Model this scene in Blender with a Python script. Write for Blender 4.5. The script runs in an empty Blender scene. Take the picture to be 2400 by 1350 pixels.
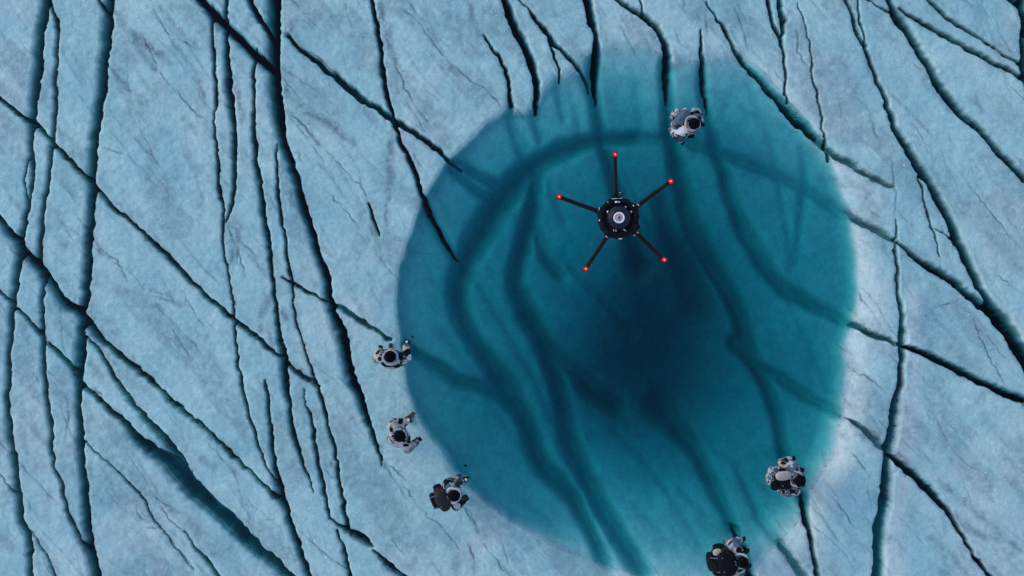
import bpy, bmesh, math, random
import numpy as np
from mathutils import Vector, Matrix

# ------------------------------------------------------------------ camera, sky, sun, exposure
SC = bpy.context.scene
COL = SC.collection
S = 0.009            # metres of ice per photograph pixel (2400 px wide)
H = 30.0             # camera height above the ice
cam_d = bpy.data.cameras.new('camera')
cam = bpy.data.objects.new('camera', cam_d); COL.objects.link(cam)
cam.location = (0, 0, H); cam.rotation_euler = (0, 0, 0)
cam_d.sensor_width = 36.0; cam_d.lens = 36.0 * H / (2400 * S)
cam_d.clip_start = 0.1; cam_d.clip_end = 3000
SC.camera = cam

SUN_EL, SUN_AZ = math.radians(33), math.radians(158)    # azimuth measured from +X, counter-clockwise
world = bpy.data.worlds.new('World'); SC.world = world; world.use_nodes = True
wn = world.node_tree.nodes; wl = world.node_tree.links
sky = wn.new('ShaderNodeTexSky'); sky.sky_type = 'NISHITA'; sky.sun_disc = False
sky.sun_elevation = SUN_EL; sky.sun_rotation = math.pi / 2 - SUN_AZ
sky.altitude = 1200; sky.air_density = 1.0; sky.dust_density = 1.2; sky.ozone_density = 1.6
wl.new(sky.outputs[0], wn['Background'].inputs[0]); wn['Background'].inputs[1].default_value = 0.142
sun_d = bpy.data.lights.new('sun', 'SUN'); sun_d.energy = 0.55; sun_d.angle = math.radians(40)
sun_d.color = (1.0, 0.90, 0.80)
sun = bpy.data.objects.new('sun', sun_d); COL.objects.link(sun)
sdir = Vector((math.cos(SUN_EL) * math.cos(SUN_AZ), math.cos(SUN_EL) * math.sin(SUN_AZ), math.sin(SUN_EL)))
sun.rotation_euler = sdir.to_track_quat('Z', 'Y').to_euler(); sun.location = sdir * 60
SC.view_settings.view_transform = 'Standard'; SC.view_settings.look = 'None'
SC.view_settings.gamma = 1.0; SC.view_settings.use_curve_mapping = False
SC.view_settings.exposure = 0.75
SC.render.engine = 'CYCLES'
SC.cycles.max_bounces = 6; SC.cycles.transparent_max_bounces = 12
SC.cycles.use_denoising = True

random.seed(4); RNG = np.random.default_rng(11)

# ------------------------------------------------------------------ numpy noise
def _hash(ix, iy, seed):
    h = (ix.astype(np.int64) * 374761393 + iy.astype(np.int64) * 668265263 + seed * 974711) & 0x7fffffff
    h = ((h ^ (h >> 13)) * 1274126177) & 0x7fffffff
    return ((h ^ (h >> 16)) & 0xffff) / 65535.0
def vnoise(x, y, seed=0):                       # smooth value noise, -1..1
    ix = np.floor(x); iy = np.floor(y); fx = x - ix; fy = y - iy
    fx = fx * fx * fx * (fx * (fx * 6 - 15) + 10); fy = fy * fy * fy * (fy * (fy * 6 - 15) + 10)
    a = _hash(ix, iy, seed); b = _hash(ix + 1, iy, seed); c = _hash(ix, iy + 1, seed); d = _hash(ix + 1, iy + 1, seed)
    return 2 * ((a + (b - a) * fx) * (1 - fy) + (c + (d - c) * fx) * fy) - 1
def fbm(x, y, wl_, seed, octs=3):
    v = 0; amp = 1.0; tot = 0
    for k in range(octs):
        v = v + amp * vnoise(x / wl_ + 17.3 * k, y / wl_ - 9.1 * k, seed + k); tot += amp; amp *= .55; wl_ *= .47
    return v / tot
def worley(x, y, cell, seed):
    gx = x / cell; gy = y / cell; ix = np.floor(gx); iy = np.floor(gy)
    f1 = np.full(x.shape, 9.0); f2 = np.full(x.shape, 9.0)
    for dx in (-1, 0, 1):
        for dy in (-1, 0, 1):
            cx = ix + dx; cy = iy + dy
            d = np.hypot(cx + _hash(cx, cy, seed) - gx, cy + _hash(cx, cy, seed + 5) - gy)
            f2 = np.where(d < f1, f1, np.minimum(f2, d)); f1 = np.minimum(f1, d)
    return f1, f2
def sstep(a, b, x):
    t = np.clip((x - a) / (b - a), 0, 1); return t * t * (3 - 2 * t)

# ------------------------------------------------------------------ the ice: traced crevasses (photograph pixels on the ground plane)
# slot: open crack with steep walls; each point is x,y,width.  depth in metres
SLOTS = [
 (1.5, "110,0,16 105,38,16 96,100,15 92,163,15 85,225,14 77,288,13 74,338,11 78,380,8 77,420,6 72,460,7 66,490,9 55,560,11 48,600,13 40,650,12 35,700,11 28,760,10 23,820,9 20,888,9 17,938,9 21,976,10 25,1013,11 33,1063,10 40,1118,11 48,1168,12 55,1225,12 66,1250,12 72,1293,11 75,1350,11"),
 (0.6, "74,335,5 62,395,5 57,420,5 60,450,4 66,490,5"),
 (1.0, "119,0,5 130,38,6 136,60,7 135,113,7 133,163,8 130,208,8 131,263,8 128,325,8 122,345,9 116,400,7 107,463,8 100,513,9 96,563,9 94,613,12 100,650,10 102,676,8 99,700,8 100,750,8 102,800,9 105,876,8 110,938,8 119,988,8 122,1013,8 124,1063,7 130,1100,6 142,1120,6 147,1150,7 162,1200,8 175,1233,8 200,1283,8 214,1305,6"),
 (1.8, "258,0,18 256,50,17 252,100,17 247,155,16 242,213,15 234,250,15 229,300,15 222,338,15 219,426,15 217,488,14 212,550,15 209,613,14 205,676,13 200,721,12 194,751,13 193,800,17 190,851,17 186,888,13 186,938,11 189,988,11 189,1013,13 192,1063,13 197,1113,12 202,1163,13 207,1213,15 213,1263,15 222,1313,17 230,1350,18"),
 (0.7, "232,0,4 240,14,5 249,32,6"),
 (0.5, "0,232,8 37,262,8 70,283,9 100,308,10 122,334,10 135,345,9 163,375,9 195,408,9 213,425,10 233,445,10 258,480,9 296,510,8 333,543,8 376,583,9 413,620,10 458,668,9 500,708,10 545,746,10 600,787,10 625,811,8 658,836,7"),
 (0.22, "672,848,8 705,876,12 732,893,9 748,905,5"),
 (0.9, "0,513,16 20,538,18 45,571,18 70,603,16 95,626,17 113,648,17 135,680,17 160,713,19 190,731,19 212,761,16 240,793,13 275,826,10 325,866,10 370,903,9"),
 (0.45, "368,901,10 400,936,13 437,968,12 487,1008,10 537,1058,9 575,1093,8 600,1119,7 625,1143,8 645,1165,10 662,1178,8"),
 (0.45, "0,681,7 25,706,8 50,731,7 82,766,8 100,788,8"),
 (0.3, "115,806,9 150,838,12 175,873,14 195,903,12 225,928,11 262,963,13 300,998,16"),
 (0.38, "296,995,14 325,1030,24 375,1068,36 412,1095,46 450,1143,42 500,1188,40 550,1233,36 595,1280,32 637,1313,26 672,1347,22 690,1365,22"),
 (0.3, "207,790,6 230,818,9 250,851,9 275,893,10 300,928,11 325,961,13 362,1001,16 390,1032,20 412,1058,20 432,1088,18"),
 (0.35, "200,1035,5 225,1060,4 262,1093,4 300,1130,5 330,1158,6 350,1203,3 387,1250,3 425,1300,3 455,1338,3"),
 (0.4, "432,1245,3 462,1288,7 490,1320,9 512,1350,10"),
 (0.3, "0,1105,2 20,1138,4 45,1165,5"), (0.25, "75,1243,3 100,1288,4 118,1320,5 130,1350,6"),
 (0.9, "498,46,5 500,100,5 503,163,6 509,225,6 501,270,4 506,313,5 508,350,5 511,388,6 517,451,6 526,501,5 523,551,5 528,601,4 538,651,4 542,681,4 547,708,4 550,758,5 555,813,5 559,851,5 565,888,6 577,946,6 597,1006,6 612,1063,5 627,1100,4 645,1130,4 655,1150,3"),
 (1.2, "533,0,8 528,50,6 533,100,9 535,150,10 541,213,13 546,263,12 549,300,9 552,338,10 551,400,8 546,463,7 538,500,5 530,522,2"),
 (1.6, "471,0,13 493,25,16 526,58,16 563,93,15 598,128,15 625,150,16 642,172,14"),
 (1.0, "588,0,10 600,25,12 615,50,9 628,75,8 636,105,7 644,130,7"),
 (1.0, "601,115,6 596,160,6 595,200,6 598,300,7 600,363,8 610,425,9 617,475,10 622,513,10 627,550,10 635,600,9 641,663,7 650,738,7 657,788,9 665,831,13 670,856,14 672,901,12 680,951,9 687,1001,10 692,1025,9 700,1050,8 712,1088,6 725,1120,4 735,1155,2"),
 (1.8, "647,0,24 646,50,24 646,113,22 648,175,22 652,225,22 660,288,20 667,338,16 677,362,15 692,405,14 705,450,14 717,500,14"),
 (0.95, "716,496,14 735,551,14 750,601,14 767,651,15 772,688,15 780,726,17 797,763,20 807,801,20 817,851,18 832,901,17 850,938,15 862,983,12 872,1001,9 882,1038,7 892,1070,4 896,1090,2"),
 (0.9, "647,338,3 650,413,5 655,463,6 660,513,5 670,551,5 675,601,5 680,638,5 686,676,4 689,713,4 695,756,4 707,788,3 717,826,4 730,861,4 742,901,7 757,938,7 765,976,6 772,1008,6 777,1020,6 785,1050,6 792,1095,6 800,1145,7 807,1188,7 815,1230,8 822,1253,5"),
 (0.7, "712,913,2 720,956,3 730,981,6 738,1015,8 741,1058,8 750,1100,8 759,1138,9 767,1183,7 772,1210,5"),
 (1.0, "620,893,3 627,926,6 632,976,7 637,1013,7 640,1063,9 650,1108,11 658,1143,17 664,1173,16 675,1198,11 687,1238,11 700,1275,11 712,1313,10 727,1350,11"),
 (0.8, "772,1215,4 795,1230,5 815,1240,9 837,1250,14 857,1265,13 876,1281,3"),
 (0.5, "875,1290,5 900,1313,9 925,1335,11 945,1350,12"), (0.6, "792,1243,4 805,1283,7 812,1313,8 820,1350,9"),
 (1.1, "873,0,8 883,50,8 893,113,8 898,163,9 905,213,8 918,263,6 930,295,7 940,335,8 960,370,8 975,408,8 985,443,9 997,481,9 1018,525,8 1050,583,6 1072,612,2"),
 (0.4, "675,83,9 695,110,9 737,143,13 775,173,13 813,203,15 840,225,16 875,250,13 913,278,13 950,300,13 988,325,12 1015,345,11 1045,372,10 1075,398,6"),
 (0.28, "662,648,4 707,676,7 740,693,7 772,710,6"), (0.2, "782,712,8 812,728,13 850,753,12 887,778,8 917,796,7"),
 (0.5, "865,478,4 875,508,6 882,533,6 890,552,3"),
 (0.4, "1130,83,4 1150,108,6 1168,133,6 1183,163,7 1193,208,8 1198,245,8"),
 (1.2, "1181,0,13 1197,50,14 1213,83,15 1228,113,14 1240,145,14 1250,175,13 1255,208,12 1254,238,9 1254,265,4"),
 (0.4, "1215,0,3 1243,30,6 1270,65,10 1293,95,12 1320,123,9 1350,153,9 1370,183,8 1380,213,4"), (0.35, "1288,100,8 1300,138,5 1308,163,6 1311,190,4"),
 (1.5, "1373,0,14 1380,33,12 1390,65,9 1395,100,10 1393,130,14 1391,163,12 1393,205,8 1397,240,3"),
 (0.7, "1450,0,8 1480,23,10 1503,38,12 1523,55,13 1543,73,12 1555,100,12 1563,130,14 1561,165,12 1563,200,8 1566,240,3"), (0.35, "1500,0,4 1505,25,6 1522,50,5"),
 (0.8, "1640,72,3 1641,113,6 1646,145,8 1649,188,9 1655,230,6 1662,265,2"),
 (0.6, "1655,5,4 1675,38,5 1695,70,7 1720,113,9 1745,150,11 1775,180,12 1800,210,13 1825,233,15 1850,263,20 1883,295,20 1915,325,15"),
 (0.16, "1915,328,16 1963,368,15 2000,388,15 2037,413,14 2075,435,12 2095,442,6"),
 (1.0, "1797,0,7 1815,63,7 1828,100,6 1838,150,5 1841,200,4 1848,240,4"), (0.35, "1825,0,12 1833,38,13 1833,75,9 1832,100,4"),
 (0.5, "1868,8,2 1883,45,3 1893,88,3 1903,138,3 1903,180,4 1910,213,5 1920,250,5 1930,313,4 1935,343,7 1944,375,7"),
 (1.0, "1980,0,6 1995,38,7 2008,78,7 2025,110,7 2035,140,7 2050,180,8 2070,220,9 2083,263,10 2095,300,11 2113,335,12"),
 (1.6, "2113,333,12 2130,363,14 2148,395,17 2168,420,14 2185,450,14 2205,488,14 2225,525,14 2238,563,15 2258,603,15 2275,638,14 2293,673,14 2300,681,12 2320,713,12 2345,746,18 2370,781,18 2395,818,18 2400,826,18"),
 (0.6, "2008,0,4 2013,43,4 2023,75,4 2033,110,4"),
 (0.9, "2083,0,11 2093,28,15 2113,58,17 2133,90,15 2155,125,14 2175,160,14 2195,200,16 2220,235,16 2250,268,15 2288,300,13 2320,335,13 2340,360,13 2365,385,12 2400,421,13"),
 (0.6, "2033,0,4 2063,18,5 2092,32,6"), (0.65, "2108,22,5 2138,43,7 2188,70,10 2238,98,10 2288,125,10 2338,153,9 2376,173,8 2400,190,9"),
 (0.7, "2176,0,9 2196,20,9 2226,48,8 2263,70,8 2313,100,6 2351,128,5 2388,150,6 2400,160,8"), (1.8, "2373,0,16 2391,22,16 2400,42,18"),
 (0.9, "2398,60,14 2399,120,14 2399,160,16 2400,165,16"),
 (0.6, "2150,410,5 2160,446,4 2165,476,3 2173,508,5 2183,538,5 2195,571,3 2200,601,2"), (0.2, "2180,536,2 2205,543,4 2230,558,4"),
 (0.16, "1990,503,12 2025,526,15 2063,546,17 2093,563,13"), (1.2, "2103,570,6 2133,598,9 2163,621,12 2200,643,15 2238,666,14 2262,691,15 2300,718,16 2330,746,20 2357,781,20 2382,826,17 2400,856,17"),
 (0.33, "2098,516,3 2099,551,6 2095,588,8 2100,626,8 2100,673,8 2107,713,11 2110,763,14 2112,796,17 2112,838,15 2107,876,16 2105,906,14 2097,946,21 2091,988,23 2087,1013,23 2080,1050,25 2077,1083,21 2075,1125,25 2070,1175,28 2062,1225,29 2057,1275,28 2056,1350,27"),
 (0.25, "2000,761,14 2050,786,14 2100,808,13"), (1.1, "2122,815,8 2162,831,11 2212,853,13 2262,878,13 2312,903,13 2362,926,14 2400,943,15"),
 (0.14, "1985,982,3 2012,1000,11 2050,1033,18 2072,1052,16"), (0.5, "2087,1070,10 2125,1103,17 2157,1130,18 2187,1163,17 2220,1200,13 2245,1243,9 2270,1283,8 2295,1320,8 2320,1350,8"),
 (0.5, "1884,1170,16 1887,1213,16 1897,1250,11 1902,1288,9 1912,1350,12"),
 (0.16, "1830,1278,16 1855,1313,20 1880,1350,22"),
 (0.5, "1725,1250,16 1742,1300,18 1757,1350,20"),
]
# band: soft trough on the bed of the pool; x,y,width, depth in metres
BANDS = [
 (.42, "1500,318,24 1420,322,30 1330,345,44 1255,385,54 1190,450,60 1130,540,58 1085,620,50 1070,700,46 1095,770,42 1135,835,46 1190,920,58 1230,990,44 1275,1100,44 1325,1145,44 1362,1200,30 1400,1283,24 1428,1350,28 1445,1390,28"),
 (.40, "1260,400,26 1245,500,34 1225,580,34 1208,660,36 1222,700,42 1250,751,46 1282,826,46 1305,888,44 1325,976,44 1340,1050,46 1370,1113,48 1407,1188,46 1450,1258,44 1507,1348,42 1530,1400,40"),
 (.30, "1250,530,20 1285,610,24 1320,650,20"), (.32, "1225,740,34 1275,800,40 1320,850,44 1380,905,50 1450,960,50"),
 (.40, "1393,128,15 1390,163,19 1393,213,19 1400,263,20 1413,313,22 1425,360,26 1450,430,26 1485,540,44 1505,620,60"),
 (.38, "1563,130,15 1560,175,22 1565,225,24 1573,288,26 1583,335,30 1600,420,40 1622,500,46 1655,580,44 1690,640,36 1722,690,34 1750,751,34 1770,826,32 1800,888,28 1825,951,26 1838,1010,20 1845,1045,20 1857,1088,20 1875,1140,18 1884,1175,15"),
 (.36, "1646,143,9 1648,188,14 1656,238,16 1668,288,18 1681,335,20 1700,385,20 1712,430,26 1745,520,30 1800,620,34 1850,676,30 1900,706,28 1950,733,22 2000,761,14"),
 (.30, "1560,470,50 1590,560,60 1630,640,70 1650,720,80"),
 (.26, "1480,316,20 1600,326,24 1700,356,22 1760,380,20 1800,398,20 1838,413,18 1883,436,17 1913,453,16 1950,478,15 1995,505,13"),
 (.34, "1740,810,40 1770,848,26 1800,868,22 1837,888,22 1875,913,20 1912,938,18 1950,958,16 1987,983,15 2015,1002,14"),
 (.36, "917,796,8 970,831,18 1000,848,22 1037,868,26 1075,896,28 1112,906,26 1162,926,30 1210,950,34"),
 (.34, "1005,340,10 1045,383,14 1075,408,18 1112,438,20 1150,460,22 1190,480,26"), (.34, "1025,353,10 1063,373,14 1100,398,18 1150,425,24 1200,450,26"),
 (.30, "985,441,10 995,481,12 1020,533,14 1050,583,16 1075,615,20 1100,650,24"),
 (.34, "1560,960,80 1600,1013,50 1637,1063,34 1675,1133,30 1700,1188,28 1725,1250,20"),
 (.18, "1737,1095,12 1775,1183,16 1795,1238,16 1812,1255,18 1830,1280,17"),
 (.22, "1198,240,10 1200,290,12 1215,340,16 1235,380,20"), (.22, "1254,236,10 1255,280,14 1268,330,18"), (.2, "1310,188,7 1312,230,10 1325,280,12"),
 (.25, "1368,180,8 1380,213,10 1395,240,12"), (.14, "1560,160,5 1600,178,5 1640,198,5 1676,218,5 1726,248,5 1800,279,6 1838,300,6 1880,322,6"),
 (.1, "1400,155,3 1463,185,5 1513,208,5 1545,216,3"), (.07, "1405,222,3 1450,235,4 1540,258,3"), (.07, "1325,190,3 1370,215,4 1440,250,3"),
 (.13, "1885,330,5 1897,390,12 1895,450,22 1888,500,16 1885,560,16 1880,620,14"), (.12, "1944,375,7 1950,418,6 1960,453,5 1968,493,4 1973,563,4 1978,640,3"),
 (.08, "1925,700,6 1930,760,6 1920,820,7 1916,880,10 1925,950,5"), (.08, "1885,780,5 1900,850,5 1915,890,6"), (.07, "1935,830,3 1965,850,3 1995,870,2"),
 (.07, "1880,440,4 1885,480,4 1910,540,4 1945,600,4 1960,650,3"), (.08, "1955,490,4 1962,560,4 1973,620,4 1990,670,3"),
 (.13, "1190,480,16 1300,585,18 1420,700,16 1500,790,14"), (.12, "1178,255,8 1230,330,12 1290,430,14 1330,520,12"), (.12, "1700,420,14 1760,520,16 1830,640,14 1890,760,12 1930,860,10 1965,940,7"), (.10, "1330,190,7 1350,260,10 1380,350,12"), (.12, "1440,330,14 1480,420,14 1540,540,16"), (.10, "1110,640,14 1180,760,16 1260,900,16 1300,1000,14"), (.11, "1760,190,8 1800,290,10 1830,390,12 1850,500,12 1868,640,10"), (.09, "1020,760,10 1100,860,12 1160,960,12 1250,1090,12"), (.10, "1600,1000,14 1690,1060,12 1780,1130,10 1860,1190,7"), (.09, "1440,1010,16 1530,1100,14 1600,1200,12 1650,1290,9"), (.10, "1480,150,6 1500,230,8 1515,330,12"),
 (.07, "1030,1050,8 1045,1075,10 1055,1105,6"), (.09, "1600,1150,16 1640,1190,12 1660,1220,6"), (.06, "1490,1190,20 1540,1240,14 1590,1290,8"),
 (.09, "1240,1190,20 1300,1235,14 1330,1262,8"), (.12, "1410,1290,20 1425,1300,26 1440,1330,16"),
]
# stain: grey wind-blown dust lying along old healed cracks; x,y,width
STAINS = [(.8, "270,25,12 300,75,16 340,100,20 400,150,8"), (.7, "300,90,8 345,135,14 365,165,8"), (.6, "375,15,6 430,80,10 470,115,6"), (.6, "405,95,6 450,160,12 475,210,12 480,240,6"),
 (.7, "255,155,8 290,195,12 310,225,8"), (.5, "310,230,16 335,245,12"), (.5, "430,280,10 460,310,10"), (.5, "0,205,30 40,245,16 65,265,8"), (.45, "20,150,20 50,200,12"),
 (.8, "675,55,20 690,90,14"), (.6, "690,110,12 760,150,10 810,190,8"), (.8, "670,210,12 700,245,14 750,275,16 790,305,16 830,340,10"), (.6, "676,260,6 720,305,8 750,340,8"),
 (.8, "893,0,12 896,50,14 905,90,14 920,130,14 928,150,8"), (.5, "915,60,10 910,100,10"), (.7, "920,300,8 915,345,14 910,390,16 915,430,16 905,480,8 905,530,6"), (.7, "935,310,12 955,350,8"),
 (.7, "870,500,10 880,550,16 893,580,12 888,610,10"), (.6, "1100,10,14 1112,55,16 1130,90,14"), (.6, "1040,150,14 1075,175,18 1110,200,10"), (.4, "1140,205,20 1165,230,10"),
 (.6, "1190,10,24 1210,60,28"), (.7, "1395,60,16 1400,85,14"), (.5, "1480,40,12 1500,80,16"), (.7, "1525,70,16 1535,90,14"), (.5, "1555,130,20 1550,180,12"), (.5, "1640,20,20 1650,60,14"), (.4, "1700,20,14 1720,90,14"),
 (.5, "1880,60,12 1900,110,14 1905,150,10"), (.6, "2010,60,16 2000,35,12"), (.6, "2040,170,16 2035,130,10"), (.5, "1960,150,30 2010,210,20"), (.5, "2130,110,16 2160,160,16 2180,200,14 2230,260,10"), (.4, "2060,50,40 2100,90,20"), (.4, "2340,110,30 2390,140,20"),
 (.5, "2280,230,20 2300,260,12"), (.45, "2180,470,10 2240,500,8"), (.4, "2330,560,30 2390,610,16"), (.4, "2160,600,16 2170,640,10"), (.35, "2140,750,30 2180,800,30"),
 (.75, "1930,340,8 1990,385,8 2040,415,10 2080,440,8"), (.6, "2010,515,8 2060,550,8 2090,570,6"), (.8, "1960,965,8 2000,1000,12 2030,1030,12 2060,1055,10"), (.8, "2100,1060,14 2140,1110,18 2180,1160,14"), (.6, "2200,1130,10 2260,1175,16 2330,1240,16 2390,1290,10"),
 (.6, "2240,1210,20 2290,1250,16 2360,1270,12"), (.55, "2180,1260,14 2230,1300,18 2260,1340,14"), (.5, "2350,1070,14 2400,1120,20"), (.7, "1825,1265,16 1850,1310,22 1880,1345,18"), (.6, "1890,1250,12 1905,1320,12"),
 (.6, "2060,1030,10 2045,1010,14 2005,1015,8"), (.5, "350,1150,8 400,1190,18 450,1230,24 490,1270,24 540,1290,20"), (.6, "380,1180,6 420,1205,6"), (.5, "470,1290,20 530,1310,16"), (.6, "220,560,8 235,590,14"), (.7, "212,590,8 222,650,10"), (.6, "215,700,10 212,730,12"), (.5, "140,760,20 170,800,16"), (.5, "210,850,14 240,890,12"),
 (.6, "390,690,10 420,715,10"), (.5, "330,670,10 380,690,8"), (.6, "475,1075,14 490,1090,10"), (.5, "540,1090,10 560,1120,10"), (.5, "60,1240,14 85,1270,16 105,1290,10"), (.4, "280,480,10 240,470,8"),
 (.7, "540,480,12 550,530,18 560,580,10"), (.7, "530,500,8 545,560,12 540,640,8"), (.5, "600,20,14 580,60,12"), (.7, "545,180,10 560,230,10 570,280,14"), (.7, "620,460,14 630,490,10"), (.6, "640,690,20 615,730,16 610,780,8"), (.7, "660,730,14 670,745,12"), (.6, "675,420,16 690,480,20 700,520,10"), (.5, "665,370,12 660,410,10"), (.6, "700,770,6 715,800,6 725,850,6"), (.6, "630,770,8 640,830,8"),
 (.7, "820,790,8 818,830,8"), (.7, "886,1040,8 893,1075,10 900,1090,10"), (.4, "895,1130,30 930,1200,20 960,1290,20"), (.7, "1100,1195,8 1112,1225,8 1120,1250,6"), (.5, "1100,1280,16 1105,1330,12"), (.5, "1165,1320,12 1195,1345,14"), (.4, "980,1280,30 960,1330,20")]
# hair: fine dirt-filled healed cracks; x,y points
HAIRS = ["918,145 935,170 950,208 968,238 990,270 1020,310", "975,45 995,70 1025,113 1063,155 1100,185 1150,220 1178,255", "940,20 975,45", "750,338 790,380 825,418 850,440 865,478", "832,400 852,438", "690,105 740,130 765,150 800,185 825,215", "810,10 815,40 830,75", "840,10 865,45 880,70",
 "680,265 720,305 755,345", "355,5 400,95 410,110", "330,80 360,130 370,165", "365,160 420,220 455,260 490,290", "455,200 480,240 500,262", "420,90 460,115", "640,340 660,420", "760,440 815,500 850,545", "1050,580 1010,530", "1455,60 1475,100 1500,140 1510,170", "1500,130 1525,180 1540,210", "1510,80 1530,130", "1580,70 1600,120", "1635,30 1645,52", "1655,35 1660,85", "1725,20 1745,80 1755,120", "1730,10 1750,60", "1868,60 1872,120 1885,145 1900,160",
 "2060,360 2085,375 2092,410 2098,470 2096,518", "2092,410 2090,440", "2025,676 2060,720 2080,760 2100,785", "2005,676 2050,740 2075,785", "2240,1060 2262,1085 2300,1108", "1990,860 2040,890 2080,925", "1985,1050 2010,1075 2035,1115", "1950,1165 1985,1210 2000,1235", "2270,726 2290,768 2312,826 2337,866 2355,901", "2210,640 2200,600", "2200,720 2260,700", "2330,640 2400,690", "2270,430 2340,520 2400,590", "2040,280 2060,330",
 "52,1155 75,1188 95,1225", "300,1130 330,1158 350,1203 387,1250 430,1305 458,1340", "350,1155 382,1180 430,1205", "365,1170 400,1220 440,1255", "290,1050 320,1095 345,1130 352,1155", "315,1165 325,1205 345,1225", "335,1235 375,1240 400,1260", "440,720 435,690", "345,690 400,705 418,725", "480,1030 530,1085 555,1120 562,1160 570,1190", "235,345 300,365 330,400", "335,345 365,375 378,395", "240,585 280,620 300,670", "160,650 165,690", "205,900 240,940 300,995", "215,900 235,925 245,940", "140,950 165,1010 180,1050", "155,920 160,990 150,1040", "165,955 185,990", "520,590 545,560 560,590 575,650", "530,520 550,570 560,620", "560,560 600,600",
 "945,1135 975,1180 1010,1215 1040,1240 1080,1290", "885,1060 900,1090 930,1130", "1085,1180 1110,1230", "1130,1270 1160,1310 1190,1345", "1095,1265 1110,1310 1113,1350", "905,1085 960,1130", "760,1100 790,1130", "610,1220 650,1215", "720,1240 740,1280", "745,1280 765,1320", "690,1230 735,1275 800,1325 830,1345", "1015,840 1000,800", "1180,60 1190,40", "1300,160 1280,120", "2170,830 2200,870", "2130,590 2110,610", "2085,1110 2120,1090", "1800,1240 1830,1180", "1905,1230 1940,1260 1980,1300 2000,1340"]
POOL = [(928,700),(930,660),(938,620),(948,585),(965,540),(985,482),(1003,445),(1035,397),(1062,368),(1100,330),(1130,302),(1160,277),(1188,256),(1196,228),(1206,262),(1235,262),(1256,248),(1268,222),(1284,200),(1300,178),(1330,182),(1352,160),(1372,134),(1400,118),(1440,114),(1500,110),(1540,118),(1556,136),(1580,150),(1610,140),(1650,142),(1690,132),(1745,132),(1790,162),(1822,200),(1852,238),(1885,285),(1918,335),(1945,375),(1968,420),(1975,448),(1985,478),(2000,505),(2003,545),(2013,610),(2016,680),(2010,720),(2000,752),(1998,785),(1985,815),(1990,850),(1988,900),(1984,930),(1974,970),(1966,1010),(1958,1060),(1926,1110),(1905,1150),(1895,1185),(1885,1210),(1845,1250),(1800,1300),(1772,1335),(1720,1360),(1620,1366),(1500,1352),(1395,1320),(1292,1282),(1192,1223),(1135,1180),(1098,1150),(1060,1110),(1035,1060),(1008,1030),(985,995),(968,955),(958,920),(950,880),(942,830),(938,790),(932,745)]
WATER_Z = -0.085
RIM = [(0,.26,22),(25,.23,40),(45,.21,55),(62,.08,90),(80,.0,120),(95,.03,90),(120,.17,24),(145,.22,22),(165,.17,9),(180,.16,7),(200,.16,7),(215,.15,8),(230,.12,9),(245,.10,14),(258,.03,30),(270,.0,60),(290,.0,60),(308,.08,40),(325,.18,26),(345,.24,24),(360,.26,22)]

def parse(s):
    return np.array([[float(v) for v in p.split(',')] for p in s.split()])
def resample(P, step=11.0, jit=0.9, extend=True):
    P = P.copy()
    def out(p): return p[0] <= 3 or p[0] >= 2397 or p[1] <= 3 or p[1] >= 1347
    if extend and P.shape[1] > 2:
        if out(P[0]):
            d = P[0] - P[1]; d /= np.hypot(d[0], d[1]); e = P[0] + 620 * d; e[2] = P[0][2]
            P = np.vstack([e, P])
        if out(P[-1]):
            d = P[-1] - P[-2]; d /= np.hypot(d[0], d[1]); e = P[-1] + 620 * d; e[2] = P[-1][2]
            P = np.vstack([P, e])
    Q = np.vstack([2 * P[0] - P[1], P, 2 * P[-1] - P[-2]]); o = []
    for i in range(1, len(Q) - 2):
        n = max(1, int(np.hypot(*(Q[i + 1] - Q[i])[:2]) / step))
        for k in range(n):
            t = k / n
            c = .5 * ((2 * Q[i]) + (Q[i + 1] - Q[i - 1]) * t + (2 * Q[i - 1] - 5 * Q[i] + 4 * Q[i + 1] - Q[i + 2]) * t * t + (3 * Q[i] - Q[i - 1] - 3 * Q[i + 1] + Q[i + 2]) * t ** 3)
            if np.hypot(*(Q[i + 1] - Q[i])[:2]) > 300: c = Q[i] + (Q[i + 1] - Q[i]) * t
            o.append(c)
    o.append(Q[-2]); o = np.array(o)
    o[1:-1, :2] += RNG.normal(0, jit, (len(o) - 2, 2))
    if o.shape[1] > 2: o[:, 2] = np.maximum(o[:, 2], .8)
    return o

slots = [(d, resample(parse(s))) for d, s in SLOTS]
bands = [(d, resample(parse(s), 14, .3, False)) for d, s in BANDS]
for _, P in bands: P[:, 2] *= .78
stains = [(d, resample(parse(s), 10, 1.5, False)) for d, s in STAINS]
hairs = [resample(parse(s), 9, 1.4, False) for s in HAIRS]
for k in range(430):                              # further fine healed cracks along the two joint sets
    x = RNG.uniform(-150, 2550); y = RNG.uniform(-150, 1500)
    a = math.radians(RNG.normal(50 if RNG.random() < .75 else 78, 7)); L = RNG.uniform(30, 90) * (1 + 2 * RNG.random() ** 3); n = 6
    p = np.array([[x + math.cos(a) * L * i / n + RNG.normal(0, 1.3), y + math.sin(a) * L * i / n + RNG.normal(0, 1.3)] for i in range(n + 1)])
    hairs.append(resample(p, 9, .6, False))

def axis(a, b, step, far):
    v = list(np.arange(a, b, step)); lo = []; hi = []; d = step; x = a
    while x > -far: d *= 1.14; x -= d; lo.append(x)
    d = step; x = v[-1]
    while x < far: d *= 1.14; x += d; hi.append(x)
    return np.array(lo[::-1] + v + hi)
GX = axis(-150, 2550, 2.25, 40000); GY = axis(-150, 1500, 2.25, 40000)
X0, Y0 = np.meshgrid(GX, GY)

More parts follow.
